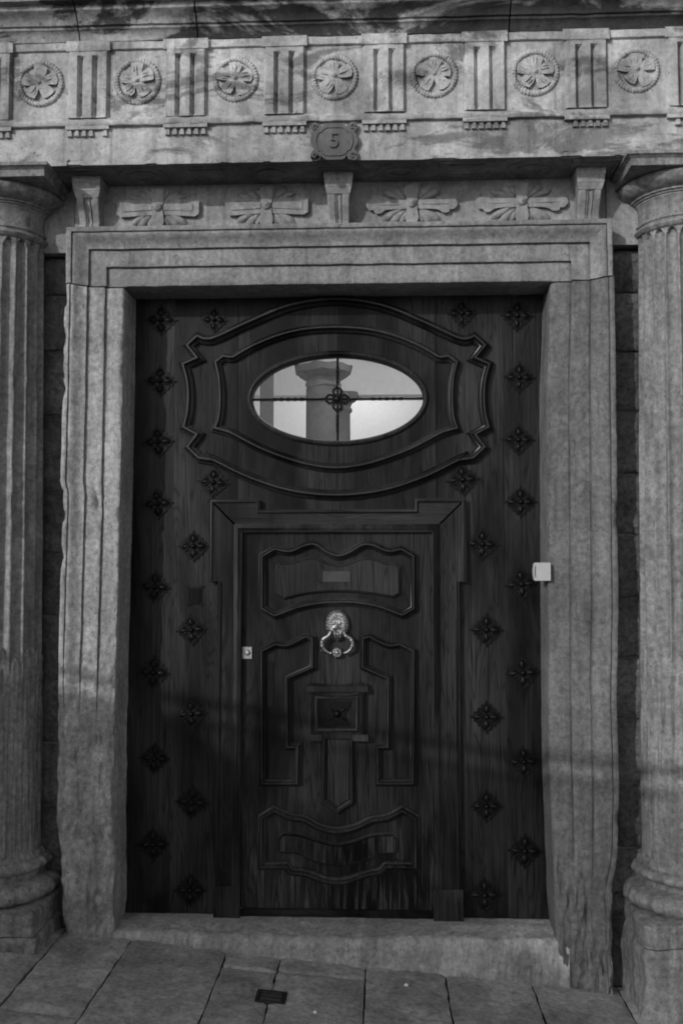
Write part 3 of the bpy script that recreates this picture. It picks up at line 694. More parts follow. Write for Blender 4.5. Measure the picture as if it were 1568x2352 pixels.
        obj(nm, mb.rough(amp, 7, 5), 'column', t, smooth=50)
column(-1, 'column', 'fluted stone column on the left, at the uphill end of the pavement')
column(1, 'column', 'fluted stone column on the right, beyond the jamb with the white box')

# ================================================================== WOODEN DOOR
YD = 0.20
def Z3(x, y): return W(287.1 + 0.6339 * x, 660.3 + 0.6339 * y, YD)      # readings from three enlarged strips of the photograph
def Z4(x, y): return W(287.1 + 0.6339 * x, 1119.6 + 0.6339 * y, YD)
def Z5(x, y): return W(287.1 + 0.6339 * x, 1578.9 + 0.6339 * y, YD)
def C8(x, y): return W(574.2 + 0.2563 * x, 1481.3 + 0.2563 * y, YD)
door = thing('wooden_door', (0, YD, 0.115), 'tall dark wooden portal door with oval window and iron studs', 'door')
ZS, ZTOP = 0.118, 2.90
bx = [-0.97, W(398, 1000, YD)[0], W(547, 1000, YD)[0], W(775, 1000, YD)[0], W(999, 1000, YD)[0], W(1158, 1000, YD)[0], 0.96]
ocx, ocz = W(774.5, 915, YD); orx = (W(970, 915, YD)[0] - W(578, 915, YD)[0]) / 2; orz = (W(775, 818, YD)[1] - W(775, 1012, YD)[1]) / 2
ZW = W(775, 1185, YD)[1]                       # planks over the wicket end behind its head frame
for i, (a, b_) in enumerate(zip(bx[:-1], bx[1:])):
    zb = ZW if i in (2, 3) else ZS
    if i in (2, 3):
        s = -1 if i == 2 else 1
        arc = [(ocx + s * (orx + 0.002) * math.sin(t), ocz - (orz + 0.002) * math.cos(t)) for t in [math.pi * q / 40 for q in range(41)]]
        if i == 2: poly = [(a, zb), (b_, zb)] + [(min(x, b_), z) for x, z in arc] + [(b_, ZTOP), (a, ZTOP)]
        else: poly = [(b_, zb), (a, zb)] + [(max(x, a), z) for x, z in arc] + [(a, ZTOP), (b_, ZTOP)]
        mb = MB(); poly = ccw(poly); mb.v = [(x, y, z) for y in (YD, YD + 0.05) for x, z in poly]; n = len(poly)
        for t in tessellate_polygon([[Vector((x, z, 0)) for x, z in poly]]):
            mb.f.append(orient(t, poly, 0)); mb.f.append(orient(t, poly, n)[::-1])
        mb.f += [(q, q + n, (q + 1) % n + n, (q + 1) % n) for q in range(n)]
        obj('plank', mb, 'wood', door, smooth=0, origin=((a + b_) / 2, YD, zb))
        # thin shadow gap at the centre joint is a separate bead line
    else: obj('plank', MB().slab([(a, zb), (b_, zb), (b_, ZTOP), (a, ZTOP)], YD + 0.05, YD + random.uniform(-0.001, 0.001), 0.003), 'wood', door, smooth=0, origin=((a + b_) / 2, YD, zb))
def MP(w, h):
    return [(-.5 * w, 0.004), (-.5 * w, -.35 * h), (-.40 * w, -.42 * h), (-.30 * w, -.5 * h), (-.22 * w, -.85 * h), (-.10 * w, -h), (.06 * w, -h), (.18 * w, -.82 * h), (.24 * w, -.55 * h), (.34 * w, -.5 * h), (.42 * w, -.38 * h), (.5 * w, -.3 * h), (.5 * w, 0.004)]
def mould(name, path, w, h, parent, closed=True, y0=YD, material='trim'):
    path = ccw(path) if closed else path
    return obj(name, MB().sweep(path, MP(w, h), closed, y0), material, parent, smooth=35)
def mirror(halfpts): return halfpts + [(-p[0],) + p[1:] for p in halfpts[::-1][1:-1]]
inner = [(0, -247), (110, -240), (200, -220), (285, -187), (340, -158), (372, -140), (405, -143, 1), (433, -122, 1), (421, -70), (416, 0), (421, 75), (434, 115, 1), (405, 122, 1), (370, 135), (285, 180), (200, 215), (100, 245), (0, 257)]
outer = [(0, -347), (165, -325), (315, -265), (430, -212), (470, -205), (498, -215, 1), (534, -182, 1), (498, -137, 1), (549, -114, 1), (534, -55), (530, 0), (534, 60), (546, 112, 1), (498, 138, 1), (532, 184, 1), (492, 222, 1), (450, 228), (435, 232), (315, 290), (165, 338), (0, 355)]
for nm, pts, w, h in (('cartouche_moulding', inner, 0.038, 0.036), ('cartouche_moulding', outer, 0.044, 0.040)):
    mould(nm, curve([Z3(765 + p[0], 397 + p[1]) + tuple(p[2:]) for p in mirror(pts)], True, 5), w, h, door)
ell = [(ocx + (orx + 0.013) * math.cos(t), ocz + (orz + 0.013) * math.sin(t)) for t in [2 * math.pi * q / 96 for q in range(96)]]
ow = obj('oval_window', MB().sweep(ell, [(0.013, 0.05), (0.013, -0.002), (0.009, -0.010), (0.003, -0.014), (-0.004, -0.012), (-0.012, -0.004), (-0.014, 0.004)], True, YD), 'wood', door, smooth=50, origin=(ocx, YD, ocz))
gp = MB(); gp.v = [(ocx + (orx + 0.004) * math.cos(2 * math.pi * q / 72), YD + 0.03, ocz + (orz + 0.004) * math.sin(2 * math.pi * q / 72)) for q in range(72)]; gp.f = [tuple(range(72))]
obj('glass_pane', gp, 'glass', ow, smooth=0)
def twisted(p0, p1, rad=0.0056):
    p0, p1 = Vector(p0), Vector(p1); n = 90; pts = [p0.lerp(p1, i / n) for i in range(n + 1)]; rr = []
    for i in range(n + 1):
        t = abs(i / n - 0.5) * 2; k_ = 1.0
        if 0.38 < t < 0.78: k_ = 0.75 + 0.85 * abs(math.sin((t - 0.38) / 0.40 * math.pi * 5))
        rr.append(rad * k_)
    return MB().tube(pts, rr, 8)
obj('bar', twisted((ocx - orx, YD + 0.016, ocz), (ocx + orx, YD + 0.016, ocz)), 'iron', ow, smooth=60)
obj('bar', twisted((ocx, YD + 0.016, ocz - orz), (ocx, YD + 0.016, ocz + orz)), 'iron', ow, smooth=60)
def quatre(cx, cz, s, y0, hollow=False):
    """pierced diamond of four pointed petals with scalloped edge and ball tips (s = half diagonal)"""
    mb = MB()
    if not hollow:
        out = []
        for q in range(4):
            for k_ in range(12):
                t = k_ / 12; a, b_ = math.pi / 2 * q, math.pi / 2 * (q + 1)
                x = math.cos(a) * (1 - t) + math.cos(b_) * t; z = math.sin(a) * (1 - t) + math.sin(b_) * t
                r_ = 0.90 * s * (1 + (0.10 if k_ % 3 == 0 else -0.03) + 0.05 * math.sin(math.pi * t)); out.append((cx + x * r_, cz + z * r_))
        mb.slab(out, y0 + 0.004, y0 - 0.006, 0.003)
    for q in range(4):
        a = math.pi / 2 * q; ca, sa = math.cos(a), math.sin(a)
        mb.dome(cx + ca * 0.47 * s, cz + sa * 0.47 * s, 0.29 * s, 0.17 * s, 0.008, y0 - 0.005, a, 12, 4, 0.6)
        mb.tube([(cx + ca * s * (0.28 + 0.5 * t) - sa * 0.22 * s * math.sin(math.pi * t) * w, y0 - 0.009, cz + sa * s * (0.28 + 0.5 * t) + ca * 0.22 * s * math.sin(math.pi * t) * w) for w in (1,) for t in [i / 6 for i in range(7)]], 0.0022, 5)
        mb.tube([(cx + ca * s * (0.28 + 0.5 * t) + sa * 0.22 * s * math.sin(math.pi * t), y0 - 0.009, cz + sa * s * (0.28 + 0.5 * t) - ca * 0.22 * s * math.sin(math.pi * t)) for t in [i / 6 for i in range(7)]], 0.0022, 5)
        mb.dome(cx + ca * 0.93 * s, cz + sa * 0.93 * s, 0.06 * s, 0.06 * s, 0.008, y0, 0, 8, 3)
        a2 = a + math.pi / 4
        for dr, rr in ((0.42, 0.07), (0.55, 0.055)):
            for da in (-0.22, 0.22): mb.dome(cx + math.cos(a2 + da) * dr * s, cz + math.sin(a2 + da) * dr * s, rr * s, rr * s, 0.006, y0 - 0.004, 0, 8, 3)
    return mb
hub = MB()
for q in range(4):
    a = math.pi / 2 * q; ca, sa = math.cos(a), math.sin(a); s = 0.066
    for w in (-1, 1):
        hub.tube([(ocx + ca * s * (0.15 + 0.7 * t) - sa * 0.30 * s * math.sin(math.pi * t) * w, YD + 0.010, ocz + sa * s * (0.15 + 0.7 * t) + ca * 0.30 * s * math.sin(math.pi * t) * w) for t in [i / 8 for i in range(9)]], 0.0058, 6)
    hub.dome(ocx + ca * s * 0.92, ocz + sa * s * 0.92, 0.006, 0.006, 0.008, YD + 0.012, 0, 8, 3)
hub.dome(ocx, ocz, 0.020, 0.020, 0.016, YD + 0.014, 0, 14, 4)
obj('grille_rosette', hub, 'iron', ow, smooth=60)
studs = [(370, 735), (368, 875), (363, 1015), (362, 1157), (355, 1348), (352, 1545), (355, 1742), (352, 1940), (492, 735), (490, 1108), (445, 1255), (440, 1447), (440, 1640), (441, 1843), (437, 2045),
         (1060, 720), (1062, 1102), (1107, 1250), (1117, 1447), (1117, 1647), (1117, 1852), (1113, 2056), (1187, 725), (1192, 867), (1190, 1010), (1195, 1153), (1197, 1342), (1200, 1546), (1203, 1750), (1205, 1955)]
st0 = None
for k_, (u, v) in enumerate(studs):
    x, z = W(u, v, YD - 0.004)
    if st0 is None:
        st0 = obj('iron_stud', quatre(x, z, 0.074, YD), 'iron', door, smooth=50, origin=(x, YD, z)); p0 = (x, z)
        obj('stud_boss', MB().dome(x, z, 0.014, 0.014, 0.016, YD - 0.004, 0, 16, 5), 'iron', st0, smooth=60)
    else:
        c = copy_part(st0, door, (x - p0[0], random.uniform(-0.0008, 0.0), z - p0[1]))
        c.rotation_euler.y = random.uniform(-0.11, 0.11)
        s_ = random.uniform(0.94, 1.03) * (0.86 if v < 760 and 400 < u < 1100 else 1.0); c.scale = (s_, 1, s_)
# little grated viewing hole left of the wicket
gx, gz = W(447, 1370, YD)
gr = obj('viewing_grille', MB().slab([(gx - 0.038, gz - 0.036), (gx - 0.03, gz - 0.044), (gx - 0.026, gz - 0.034), (gx + 0.026, gz - 0.034), (gx + 0.03, gz - 0.044), (gx + 0.038, gz - 0.036), (gx + 0.03, gz - 0.028), (gx + 0.03, gz + 0.034), (gx + 0.042, gz + 0.048), (gx + 0.03, gz + 0.048), (gx + 0.022, gz + 0.04), (gx - 0.022, gz + 0.04), (gx - 0.03, gz + 0.048), (gx - 0.042, gz + 0.048), (gx - 0.03, gz + 0.034), (gx - 0.03, gz - 0.028)], YD + 0.004, YD - 0.006, 0.002), 'iron', door, smooth=0, origin=(gx, YD, gz))
obj('opening', MB().box(gx - 0.022, gx + 0.022, YD - 0.0085, YD, gz - 0.028, gz + 0.032), 'hole', gr, smooth=0)
for q in range(5): obj('grille_bar', MB().box(gx - 0.022 + 0.011 * q - 0.0013, gx - 0.022 + 0.011 * q + 0.0013, YD - 0.0125, YD - 0.009, gz - 0.028, gz + 0.032), 'iron', gr, smooth=0)
for q in range(6): obj('grille_bar', MB().box(gx - 0.022, gx + 0.022, YD - 0.0115, YD - 0.0087, gz - 0.028 + 0.012 * q - 0.0013, gz - 0.028 + 0.012 * q + 0.0013), 'iron', gr, smooth=0)
# wicket frame: eared architrave of flat boards with a moulded inner edge
yF = YD - 0.03
zE = Z4(0, 340)[1]; zTe = Z4(0, 48)[1]; zTn = Z4(0, 86)[1]; zIn = Z4(0, 160)[1]
xL0, xL1, xLi = Z4(313, 200)[0], Z4(345, 200)[0], Z4(424, 200)[0]; xR0, xR1, xRi = Z4(1230, 200)[0], Z4(1203, 200)[0], Z4(1114, 200)[0]
xLn, xRn = Z4(490, 60)[0], Z4(1050, 60)[0]
obj('frame_head', MB().slab([(xLn, zTn), (xLn, zTe), (xL0, zTe), (xLi, zIn), (xRi, zIn), (xR0, zTe), (xRn, zTe), (xRn, zTn)], YD + 0.004, yF, 0.004), 'wood_rail', door, smooth=0, origin=(0, YD, zTn))
zFb = W(520, 2032, YD)[1]
obj('frame_post', MB().slab([(xL0, zTe), (xL0, zE), (xL1, zE + 0.006), (xL1, zFb), (xLi, zFb), (xLi, zIn)], YD + 0.004, yF, 0.004), 'wood', door, smooth=0, origin=(xL0, YD, zFb))
obj('frame_post', MB().slab([(xR0, zTe), (xRi, zIn), (xRi, zFb), (xR1, zFb), (xR1, zE + 0.006), (xR0, zE)], YD + 0.004, yF, 0.004), 'wood', door, smooth=0, origin=(xR0, YD, zFb))
for a, b_ in ((xL1 - 0.008, xLi + 0.002), (xRi - 0.002, xR1 + 0.008)):
    obj('frame_plinth', MB().box(a, b_, yF - 0.010, YD + 0.004, ZS - 0.004, zFb + 0.002, 0.004), 'wood', door, smooth=0)
mould('frame_edge_moulding', [(xL0 + 0.007, zE), (xL0 + 0.007, zTe - 0.007), (xLn - 0.007, zTe - 0.007), (xLn - 0.007, zTn - 0.007), (xRn + 0.007, zTn - 0.007), (xRn + 0.007, zTe - 0.007), (xR0 - 0.007, zTe - 0.007), (xR0 - 0.007, zE)], 0.014, 0.010, door, False, yF)
mould('frame_edge_moulding', [(xLi - 0.016, zFb), (xLi - 0.016, zIn + 0.016), (xRi + 0.016, zIn + 0.016), (xRi + 0.016, zFb)], 0.030, 0.007, door, False, yF, 'wood')
mould('frame_edge_moulding', [(xL1 + 0.008, zFb), (xL1 + 0.008, zE)], 0.012, 0.009, door, False, yF)
mould('frame_edge_moulding', [(xR1 - 0.008, zE), (xR1 - 0.008, zFb)], 0.012, 0.009, door, False, yF)
for u, v0, v1 in ((547, 690, 1150), (999, 690, 1150), (775, 1012, 1150)):      # narrow cover bead over the plank joints
    x, z1 = W(u, v0, YD); _, z0 = W(u, v1, YD)
    obj('joint_gap', MB().box(x - 0.0014, x + 0.0014, YD - 0.0016, YD + 0.01, z0, z1), 'hole', door, smooth=0)

# ------------------------------------------------------------------ wicket
wk = thing('wicket_door', (0, YD, ZS), 'carved panelled wicket leaf with lion knocker in the middle of the wooden door', 'door')
zWb = W(775, 2086, YD)[1]
obj('leaf', MB().box(xLi - 0.002, xRi + 0.002, YD - 0.004, YD + 0.05, zWb, zIn + 0.01, 0.002), 'wicket', wk, smooth=0)
obj('weather_bar', MB().box(xLi + 0.004, xRi - 0.004, YD - 0.016, YD + 0.03, ZS - 0.006, zWb - 0.004, 0.004), 'wood_rail', wk, smooth=0)
YW = YD - 0.004
def wm(name, path, w=0.035, h=0.036, closed=True): return mould(name, path, w, h, wk, closed, YW, 'trim_worn')
def pth(fn, pts, closed=True, step=5): return curve([fn(*p[:2]) + tuple(p[2:]) for p in pts], closed, step)
wm('panel_moulding', pth(Z4, [(500, 250, 1), (545, 224, 1), (600, 232), (650, 212), (690, 207), (730, 233), (773, 248), (818, 233), (860, 209), (898, 210), (950, 231), (1000, 224, 1), (1043, 250, 1), (1043, 437, 1), (1003, 460, 1), (900, 424), (775, 412), (650, 426), (545, 462, 1), (500, 437, 1)]))
fld = pth(Z4, [(560, 292, 1), (572, 284, 1), (610, 284), (650, 270), (690, 266), (730, 284), (773, 294), (818, 284), (862, 268), (900, 270), (940, 284), (972, 284, 1), (984, 294, 1), (984, 378, 1), (970, 386, 1), (880, 372), (773, 366), (660, 374), (580, 392, 1), (560, 380, 1)])
wm('field_bead', offset(ccw(fld), -0.010, True), 0.014, 0.013)
obj('raised_panel', MB().slab(fld, YW, YW - 0.024, 0.006), 'wicket', wk, smooth=0)
sx0, sz0 = Z4(720, 340); sx1, sz1 = Z4(815, 305)
obj('name_plate', MB().box(sx0, sx1, YW - 0.027, YW - 0.018, sz0, sz1, 0.0015), 'slot', wk, smooth=0)
for s in (-1, 1):
    X = lambda x: 780 + s * (780 - x) * -1 if s > 0 else x
    mx_ = lambda x: x if s < 0 else 1572 - x
    wm('boot_moulding', pth(C8, [(mx_(112), 50, 1), (mx_(235), -10, 1), (mx_(330), 0), (mx_(430), -40), (mx_(500), -75), (mx_(560), -60, 1), (mx_(562), 192, 1), (mx_(335), 290, 1), (mx_(340), 905, 1), (mx_(430), 905, 1), (mx_(425), 1225, 1), (mx_(118), 1225, 1)]), 0.031, 0.034)
    cx_, cz_ = C8(mx_(545), -70)
    obj('volute', MB().tube([(cx_ + s * (0.014 - 0.0011 * q) * -math.cos(q * 0.7), YW - 0.016, cz_ - 0.006 + (0.014 - 0.0011 * q) * math.sin(q * 0.7)) for q in range(12)], 0.006, 7), 'wicket', wk, smooth=60)
# middle T-shaped raised piece
obj('crown_board', MB().slab(pth(C8, [(528, 352, 1), (560, 340), (660, 352), (780, 356), (900, 350), (1010, 338), (1042, 350, 1), (1042, 400, 1), (1000, 420, 1), (1000, 815, 1), (560, 815, 1), (560, 420, 1), (528, 400, 1)]), YW, YW - 0.030, 0.006), 'wicket', wk, smooth=0)
obj('crown_moulding', MB().sweep(pth(C8, [(975, 425, 1), (880, 442), (780, 445), (680, 442), (588, 425, 1)], False), MP(0.016, 0.012), False, YW - 0.029), 'wicket', wk, smooth=40)
wm('stem_moulding', pth(C8, [(590, 775, 1), (590, 835, 1), (665, 835, 1), (655, 1395, 1), (700, 1420), (745, 1450), (786, 1480, 1), (828, 1450), (872, 1420), (916, 1395, 1), (905, 835, 1), (975, 835, 1), (975, 775, 1)], False), 0.026, 0.026, False)
obj('stem_field', MB().slab(pth(C8, [(715, 810, 1), (870, 810, 1), (868, 1365, 1), (830, 1385), (790, 1418, 1), (748, 1385), (712, 1365, 1)]), YW, YW - 0.011, 0.008), 'wicket', wk, smooth=0)
obj('crown_border', MB().sweep(ccw([C8(600, 462), C8(962, 462), C8(962, 752), C8(600, 752)]), MP(0.014, 0.012), True, YW - 0.029), 'trim_worn', wk, smooth=40)
for xa, xb in ((515, 640), (930, 1050)):
    pa, pb = C8(xa, 838), C8(xb, 800)
    obj('crown_ledge', MB().box(pa[0], pb[0], YW - 0.036, YW, pa[1], pb[1], 0.005), 'trim_worn', wk, smooth=0)
pa, pb = C8(520, 400), C8(1048, 372)
obj('crown_cornice', MB().box(pa[0], pb[0], YW - 0.038, YW - 0.028, pa[1], pb[1], 0.004), 'trim_worn', wk, smooth=0)
# iron mount on the T piece
em = obj('iron_mount', MB().slab(pth(C8, [(672, 500, 1), (892, 500, 1), (880, 560), (850, 610), (885, 700, 1), (672, 700, 1), (712, 610), (684, 560)]), YW - 0.028, YW - 0.036, 0.003), 'iron', wk, smooth=0)
ex, ez = C8(785, 605)
mbx = MB().dome(ex, ez, 0.016, 0.018, 0.02, YW - 0.034, 0, 16, 5)
for a in (35, 145, 215, 325): mbx.dome(ex + 0.03 * math.cos(R(a)), ez + 0.03 * math.sin(R(a)), 0.02, 0.006, 0.008, YW - 0.035, R(a), 10, 4)
obj('mount_boss', mbx, 'iron', em, smooth=50)
for x, y in ((665, 497), (897, 500), (665, 706), (887, 706)):
    a, b_ = C8(x, y); obj('mount_nail', MB().dome(a, b_, 0.004, 0.004, 0.006, YW - 0.029, 0, 8, 3), 'iron', em, smooth=50)
# lower panel
wm('panel_moulding', pth(Z5, [(498, 468, 1), (542, 440, 1), (600, 466), (650, 474), (705, 503), (770, 516), (838, 503), (893, 477), (950, 468), (1003, 440, 1), (1050, 468, 1), (1050, 642, 1), (945, 640, 1), (925, 660, 1), (870, 672), (805, 694), (765, 698), (725, 692), (655, 668), (602, 662, 1), (588, 640, 1), (498, 642, 1)]))
ban = pth(Z5, [(568, 548, 1), (580, 536, 1), (640, 542), (700, 562), (770, 576), (840, 562), (895, 542), (965, 538, 1), (976, 548, 1), (972, 586, 1), (905, 590, 1), (890, 604), (830, 622), (770, 630), (705, 620), (655, 600), (640, 588, 1), (568, 582, 1)])
wm('field_bead', offset(ccw(ban), -0.010, True), 0.014, 0.013)
obj('raised_panel', MB().slab(ban, YW, YW - 0.024, 0.006), 'wicket', wk, smooth=0)
# lock and key plate
lx, lz = W(568, 1499, YW)
lk = obj('lock', MB().box(lx - 0.018, lx + 0.018, YW - 0.008, YW, lz - 0.023, lz + 0.023, 0.003), 'brass', wk, smooth=0, origin=(lx, YW, lz))
obj('lock_cylinder', MB().dome(lx + 0.003, lz, 0.012, 0.014, 0.008, YW - 0.0075, 0, 16, 4, 0.3), 'brass', lk, smooth=40)
kx, kz = W(621, 1572, YW)
kp = [(-0.012, 0.095), (0.0, 0.103), (0.012, 0.095), (0.013, 0.07), (0.008, 0.05), (0.014, 0.035), (0.012, 0.01), (0.016, -0.02), (0.011, -0.045), (0.014, -0.07), (0.008, -0.095), (0.0, -0.103), (-0.009, -0.094), (-0.014, -0.07), (-0.010, -0.045), (-0.015, -0.02), (-0.011, 0.01), (-0.014, 0.035), (-0.009, 0.055), (-0.013, 0.075)]
ke = obj('key_plate', MB().slab(curve([(kx + a, kz + b_) for a, b_ in kp], True, 2), YW, YW - 0.005, 0.002), 'iron', wk, smooth=0, origin=(kx, YW, kz))
obj('keyhole', MB().box(kx - 0.008, kx - 0.003, YW - 0.0058, YW, kz - 0.012, kz + 0.014), 'hole', ke, smooth=0)
# lion knocker
hx, hz = W(774.6, 1436, YW - 0.02)
def K(x, y): return (hx + (x - 780) * 0.1098 / 519.0, hz - (y - 635) * 0.1098 / 519.0)
kn = obj('door_knocker', MB().dome(*K(780, 600), 0.05, 0.062, 0.012, YW, 0, 30, 5, 0.35), 'brass', wk, smooth=50, origin=(hx, YW, hz))
def headshape(s, t):
    a = 2 * math.pi * s; r_ = t
    X = 256 * math.cos(a) * r_; Y = 335 * math.sin(a) * r_
    if Y > 40: X *= 1 - 0.45 * ((Y - 40) / 295) ** 1.5         # narrows into the beard
    h = 0.030 * math.sqrt(max(0, 1 - r_ ** 2)) + 0.006 * (1 - r_)
    g = lambda px, py, w, hh: hh * math.exp(-((X - px) ** 2 + (Y - py) ** 2) / (w * w))
    face = math.exp(-((X / 120) ** 2 + ((Y + 0) / 170) ** 2) ** 2)
    h -= 0.010 * face
    if face < 0.5:
        h += 0.0042 * math.sin(a * 26 + 3 * math.sin(r_ * 9)) * r_ * (0.5 + math.sin(r_ * 17) ** 2)
    h += g(0, 30, 34, 0.010) + g(-5, 58, 26, 0.010) + g(0, -30, 22, 0.007) + g(-62, -55, 34, 0.006) + g(58, -55, 34, 0.006) - g(-62, -88, 24, 0.005) - g(58, -88, 24, 0.005) + g(-62, -92, 13, 0.006) + g(54, -92, 13, 0.006)
    h += g(-55, 45, 36, 0.005) + g(55, 45, 36, 0.005) - g(0, 105, 48, 0.012) + g(0, 150, 40, 0.004)
    if Y > 150: h += 0.003 * math.sin(X / 9.0)
    x, z = K(780 + X, 640 + Y)
    return (x, YW - 0.008 - max(h, 0), z)
mb = MB().grid(110, 30, lambda s, t: headshape(s, 1 - t * 0.995)); obj('lion_mask', mb, 'brass', kn, smooth=80)
arms = curve([(650, 735), (632, 800), (585, 860), (510, 905), (472, 960), (462, 1030), (480, 1090), (520, 1145), (580, 1190), (650, 1212)], False, 5)
for s in (-1, 1):
    pts = []; rr = []
    for q, (x, y) in enumerate(arms):
        X, Zz = K(x if s < 0 else 1560 - x, y); f = q / (len(arms) - 1)
        pts.append((X, YW - 0.040 + 0.012 * f, Zz)); rr.append(0.0058 + 0.0035 * math.sin(math.pi * min(1, f * 1.25)) + (0.002 if q % 9 == 0 else 0))
    obj('knocker_arm', MB().tube(pts, rr, 10), 'brass', kn, smooth=60)
    X, Zz = K(455 if s < 0 else 1105, 1160); obj('arm_spur', MB().dome(X, Zz, 0.004, 0.005, 0.008, YW - 0.022, 0, 8, 3), 'brass', kn, smooth=60)
X, Zz = K(775, 1205)
mb = MB().dome(X, Zz, 0.0255, 0.0255, 0.014, YW - 0.012, 0, 28, 5, 0.25)
for q in range(10): a = q * math.pi / 5; mb.dome(X + 0.0155 * math.cos(a), Zz + 0.0155 * math.sin(a), 0.006, 0.0042, 0.004, YW - 0.0255, a, 8, 3)
mb.dome(X, Zz, 0.009, 0.010, 0.007, YW - 0.0258, 0, 14, 4)
obj('striker', mb, 'brass', kn, smooth=40)

# ================================================================== SMALL THINGS
bb = thing('bell_box', (0.885, 0.1, 1.56), 'small white plastic box fixed to the right jamb beside the door', 'bell box')
z0, z1 = W(1240, 1332, -0.02)[1], W(1240, 1294, -0.02)[1]; xr = W(1261.5, 1310, -0.02)[0]; xl = W(1225.5, 1310, -0.02)[0]; xm = (xl + xr) / 2 + 0.002
obj('cover', MB().box(xm + 0.0007, xr, -0.025, 0.03, z0, z1, 0.003), 'plastic', bb, smooth=0)
obj('body', MB().slab(curve([(xm - 0.0007, z0, 1), (xm - 0.0007, z1, 1), (xl + 0.004, z1, 1), (xl, (z0 + z1) / 2), (xl + 0.004, z0, 1)], True, 5), 0.03, -0.024, 0.003), 'plastic', bb, smooth=30)
obj('slot', MB().slab(curve([(xl + 0.0045, z0 + 0.012, 1), (xl + 0.0075, z0 + 0.012, 1), (xl + 0.0055, (z0 + z1) / 2), (xl + 0.0075, z1 - 0.012, 1), (xl + 0.0045, z1 - 0.012, 1), (xl + 0.0022, (z0 + z1) / 2)], True, 4), 0.02, -0.0248, 0.0004), 'slot', bb, smooth=0)
rgm = [(xm + 0.013 + 0.009 * math.cos(t), (z0 + z1) / 2 - 0.001 + 0.009 * math.sin(t)) for t in [2 * math.pi * q / 24 for q in range(24)]]
obj('button_ring', MB().sweep(rgm, [(0.0006, 0.001), (0.0003, -0.0006), (-0.0003, -0.0006), (-0.0006, 0.001)], True, -0.025), 'plastic', bb, smooth=50)
# inspection cover in the pavement
cxm, cym = -0.226, -0.385
cv = thing('inspection_cover', (cxm, cym, ground_z(cxm)), 'small rectangular dark iron inspection cover set in the pavement', 'cover')
def gb(x0, x1, y0, y1, h0, h1):
    vs = [(x, y, ground_z(x) + h) for h in (h0, h1) for x, y in ((x0, y0), (x1, y0), (x1, y1), (x0, y1))]
    return MB().add(vs, [(3, 2, 1, 0), (4, 5, 6, 7), (0, 1, 5, 4), (1, 2, 6, 5), (2, 3, 7, 6), (3, 0, 4, 7)])
w_, d_ = 0.057, 0.047; mb = MB()
for a in ((-w_, w_, -d_, -d_ + 0.009), (-w_, w_, d_ - 0.009, d_), (-w_, -w_ + 0.013, -d_ + 0.009, d_ - 0.009), (w_ - 0.013, w_, -d_ + 0.009, d_ - 0.009)):
    q = gb(cxm + a[0], cxm + a[1], cym + a[2], cym + a[3], -0.03, 0.0065); mb.add(q.v, q.f)
obj('cover_frame', mb, 'cover', cv, smooth=0)
obj('cover_gap', gb(cxm - w_ + 0.012, cxm + w_ - 0.012, cym - d_ + 0.008, cym + d_ - 0.008, -0.03, 0.003), 'hole', cv, smooth=0)
obj('cover_plate', gb(cxm - w_ + 0.017, cxm + w_ - 0.017, cym - d_ + 0.013, cym + d_ - 0.013, -0.02, 0.006), 'coverplate', cv, smooth=0)
tl = math.atan(0.085)
text('AGUAS', 0.026, (cxm, cym + 0.016, ground_z(cxm) + 0.0065), (0, tl, 0), 0.001, 'cover', cv, 'lettering')
text('POTABLES', 0.0175, (cxm, cym - 0.014, ground_z(cxm) + 0.0065), (0, tl, 0), 0.001, 'cover', cv, 'lettering')

for (sx_, sy_, ss_, lbl) in ((-0.055, -0.475, 0.007, 'tiny pale scrap on the pavement at the bottom edge of the picture'), (0.285, -0.165, 0.009, 'tiny pale scrap on the pavement just in front of the doorstep')):
    mb = MB(); ring_ = [(sx_ + ss_ * (1 + 0.3 * math.sin(q * 2.1)) * math.cos(q * 0.9), sy_ + ss_ * 0.8 * math.sin(q * 0.9)) for q in range(7)]
    mb.v = [(x, y, ground_z(x) + 0.003) for x, y in ring_] + [(x * 0.8 + sx_ * 0.2, y * 0.8 + sy_ * 0.2, ground_z(x) + 0.008 + 0.001 * (q % 3)) for q, (x, y) in enumerate(ring_)]
    mb.f = [(q, (q + 1) % 7, 7 + (q + 1) % 7, 7 + q) for q in range(7)] + [tuple(range(7, 14))]
    tag(obj('paper_scrap', mb, 'plaster', smooth=0, origin=(sx_, sy_, ground_z(sx_))), lbl, 'scrap', 'scraps on the pavement')

# ================================================================== LIT VESTIBULE BEHIND THE OVAL WINDOW
def inner_wall(name, mb, material): return tag(obj(name, mb, material, smooth=0), kind='structure')
X0, X1, Y0, Y1, Z0, Z1 = -0.96, 0.95, 0.246, 3.6, 0.02, 3.45
inner_wall('vestibule_wall_back', MB().box(X0 - 0.1, X1 + 0.1, Y1, Y1 + 0.1, Z0, Z1), 'plaster')
inner_wall('vestibule_wall_left', MB().box(X0 - 0.1, X0, Y0, Y1, Z0, Z1), 'plaster')
inner_wall('vestibule_wall_right', MB().box(X1, X1 + 0.1, Y0, Y1, Z0, Z1), 'plaster')
inner_wall('vestibule_ceiling', MB().box(X0 - 0.1, X1 + 0.1, Y0, Y1 + 0.1, Z1, Z1 + 0.1), 'plaster')
inner_wall('vestibule_floor', MB().box(X0 - 0.1, X1 + 0.1, Y0, Y1 + 0.1, Z0 - 0.1, Z0), 'beam')
inner_wall('vestibule_wall_front', MB().box(X0 - 0.1, X1 + 0.1, Y0, Y0 + 0.06, 2.86, Z1), 'plaster')
YB = 2.35
bm_ = obj('ceiling_beam', MB().box(X0, X1, YB, YB + 0.25, W(775, 906, YB)[1], Z1 - 0.001, 0.004), 'beam', smooth=0)
tag(bm_, 'pale ceiling beam seen through the oval window', 'beam')
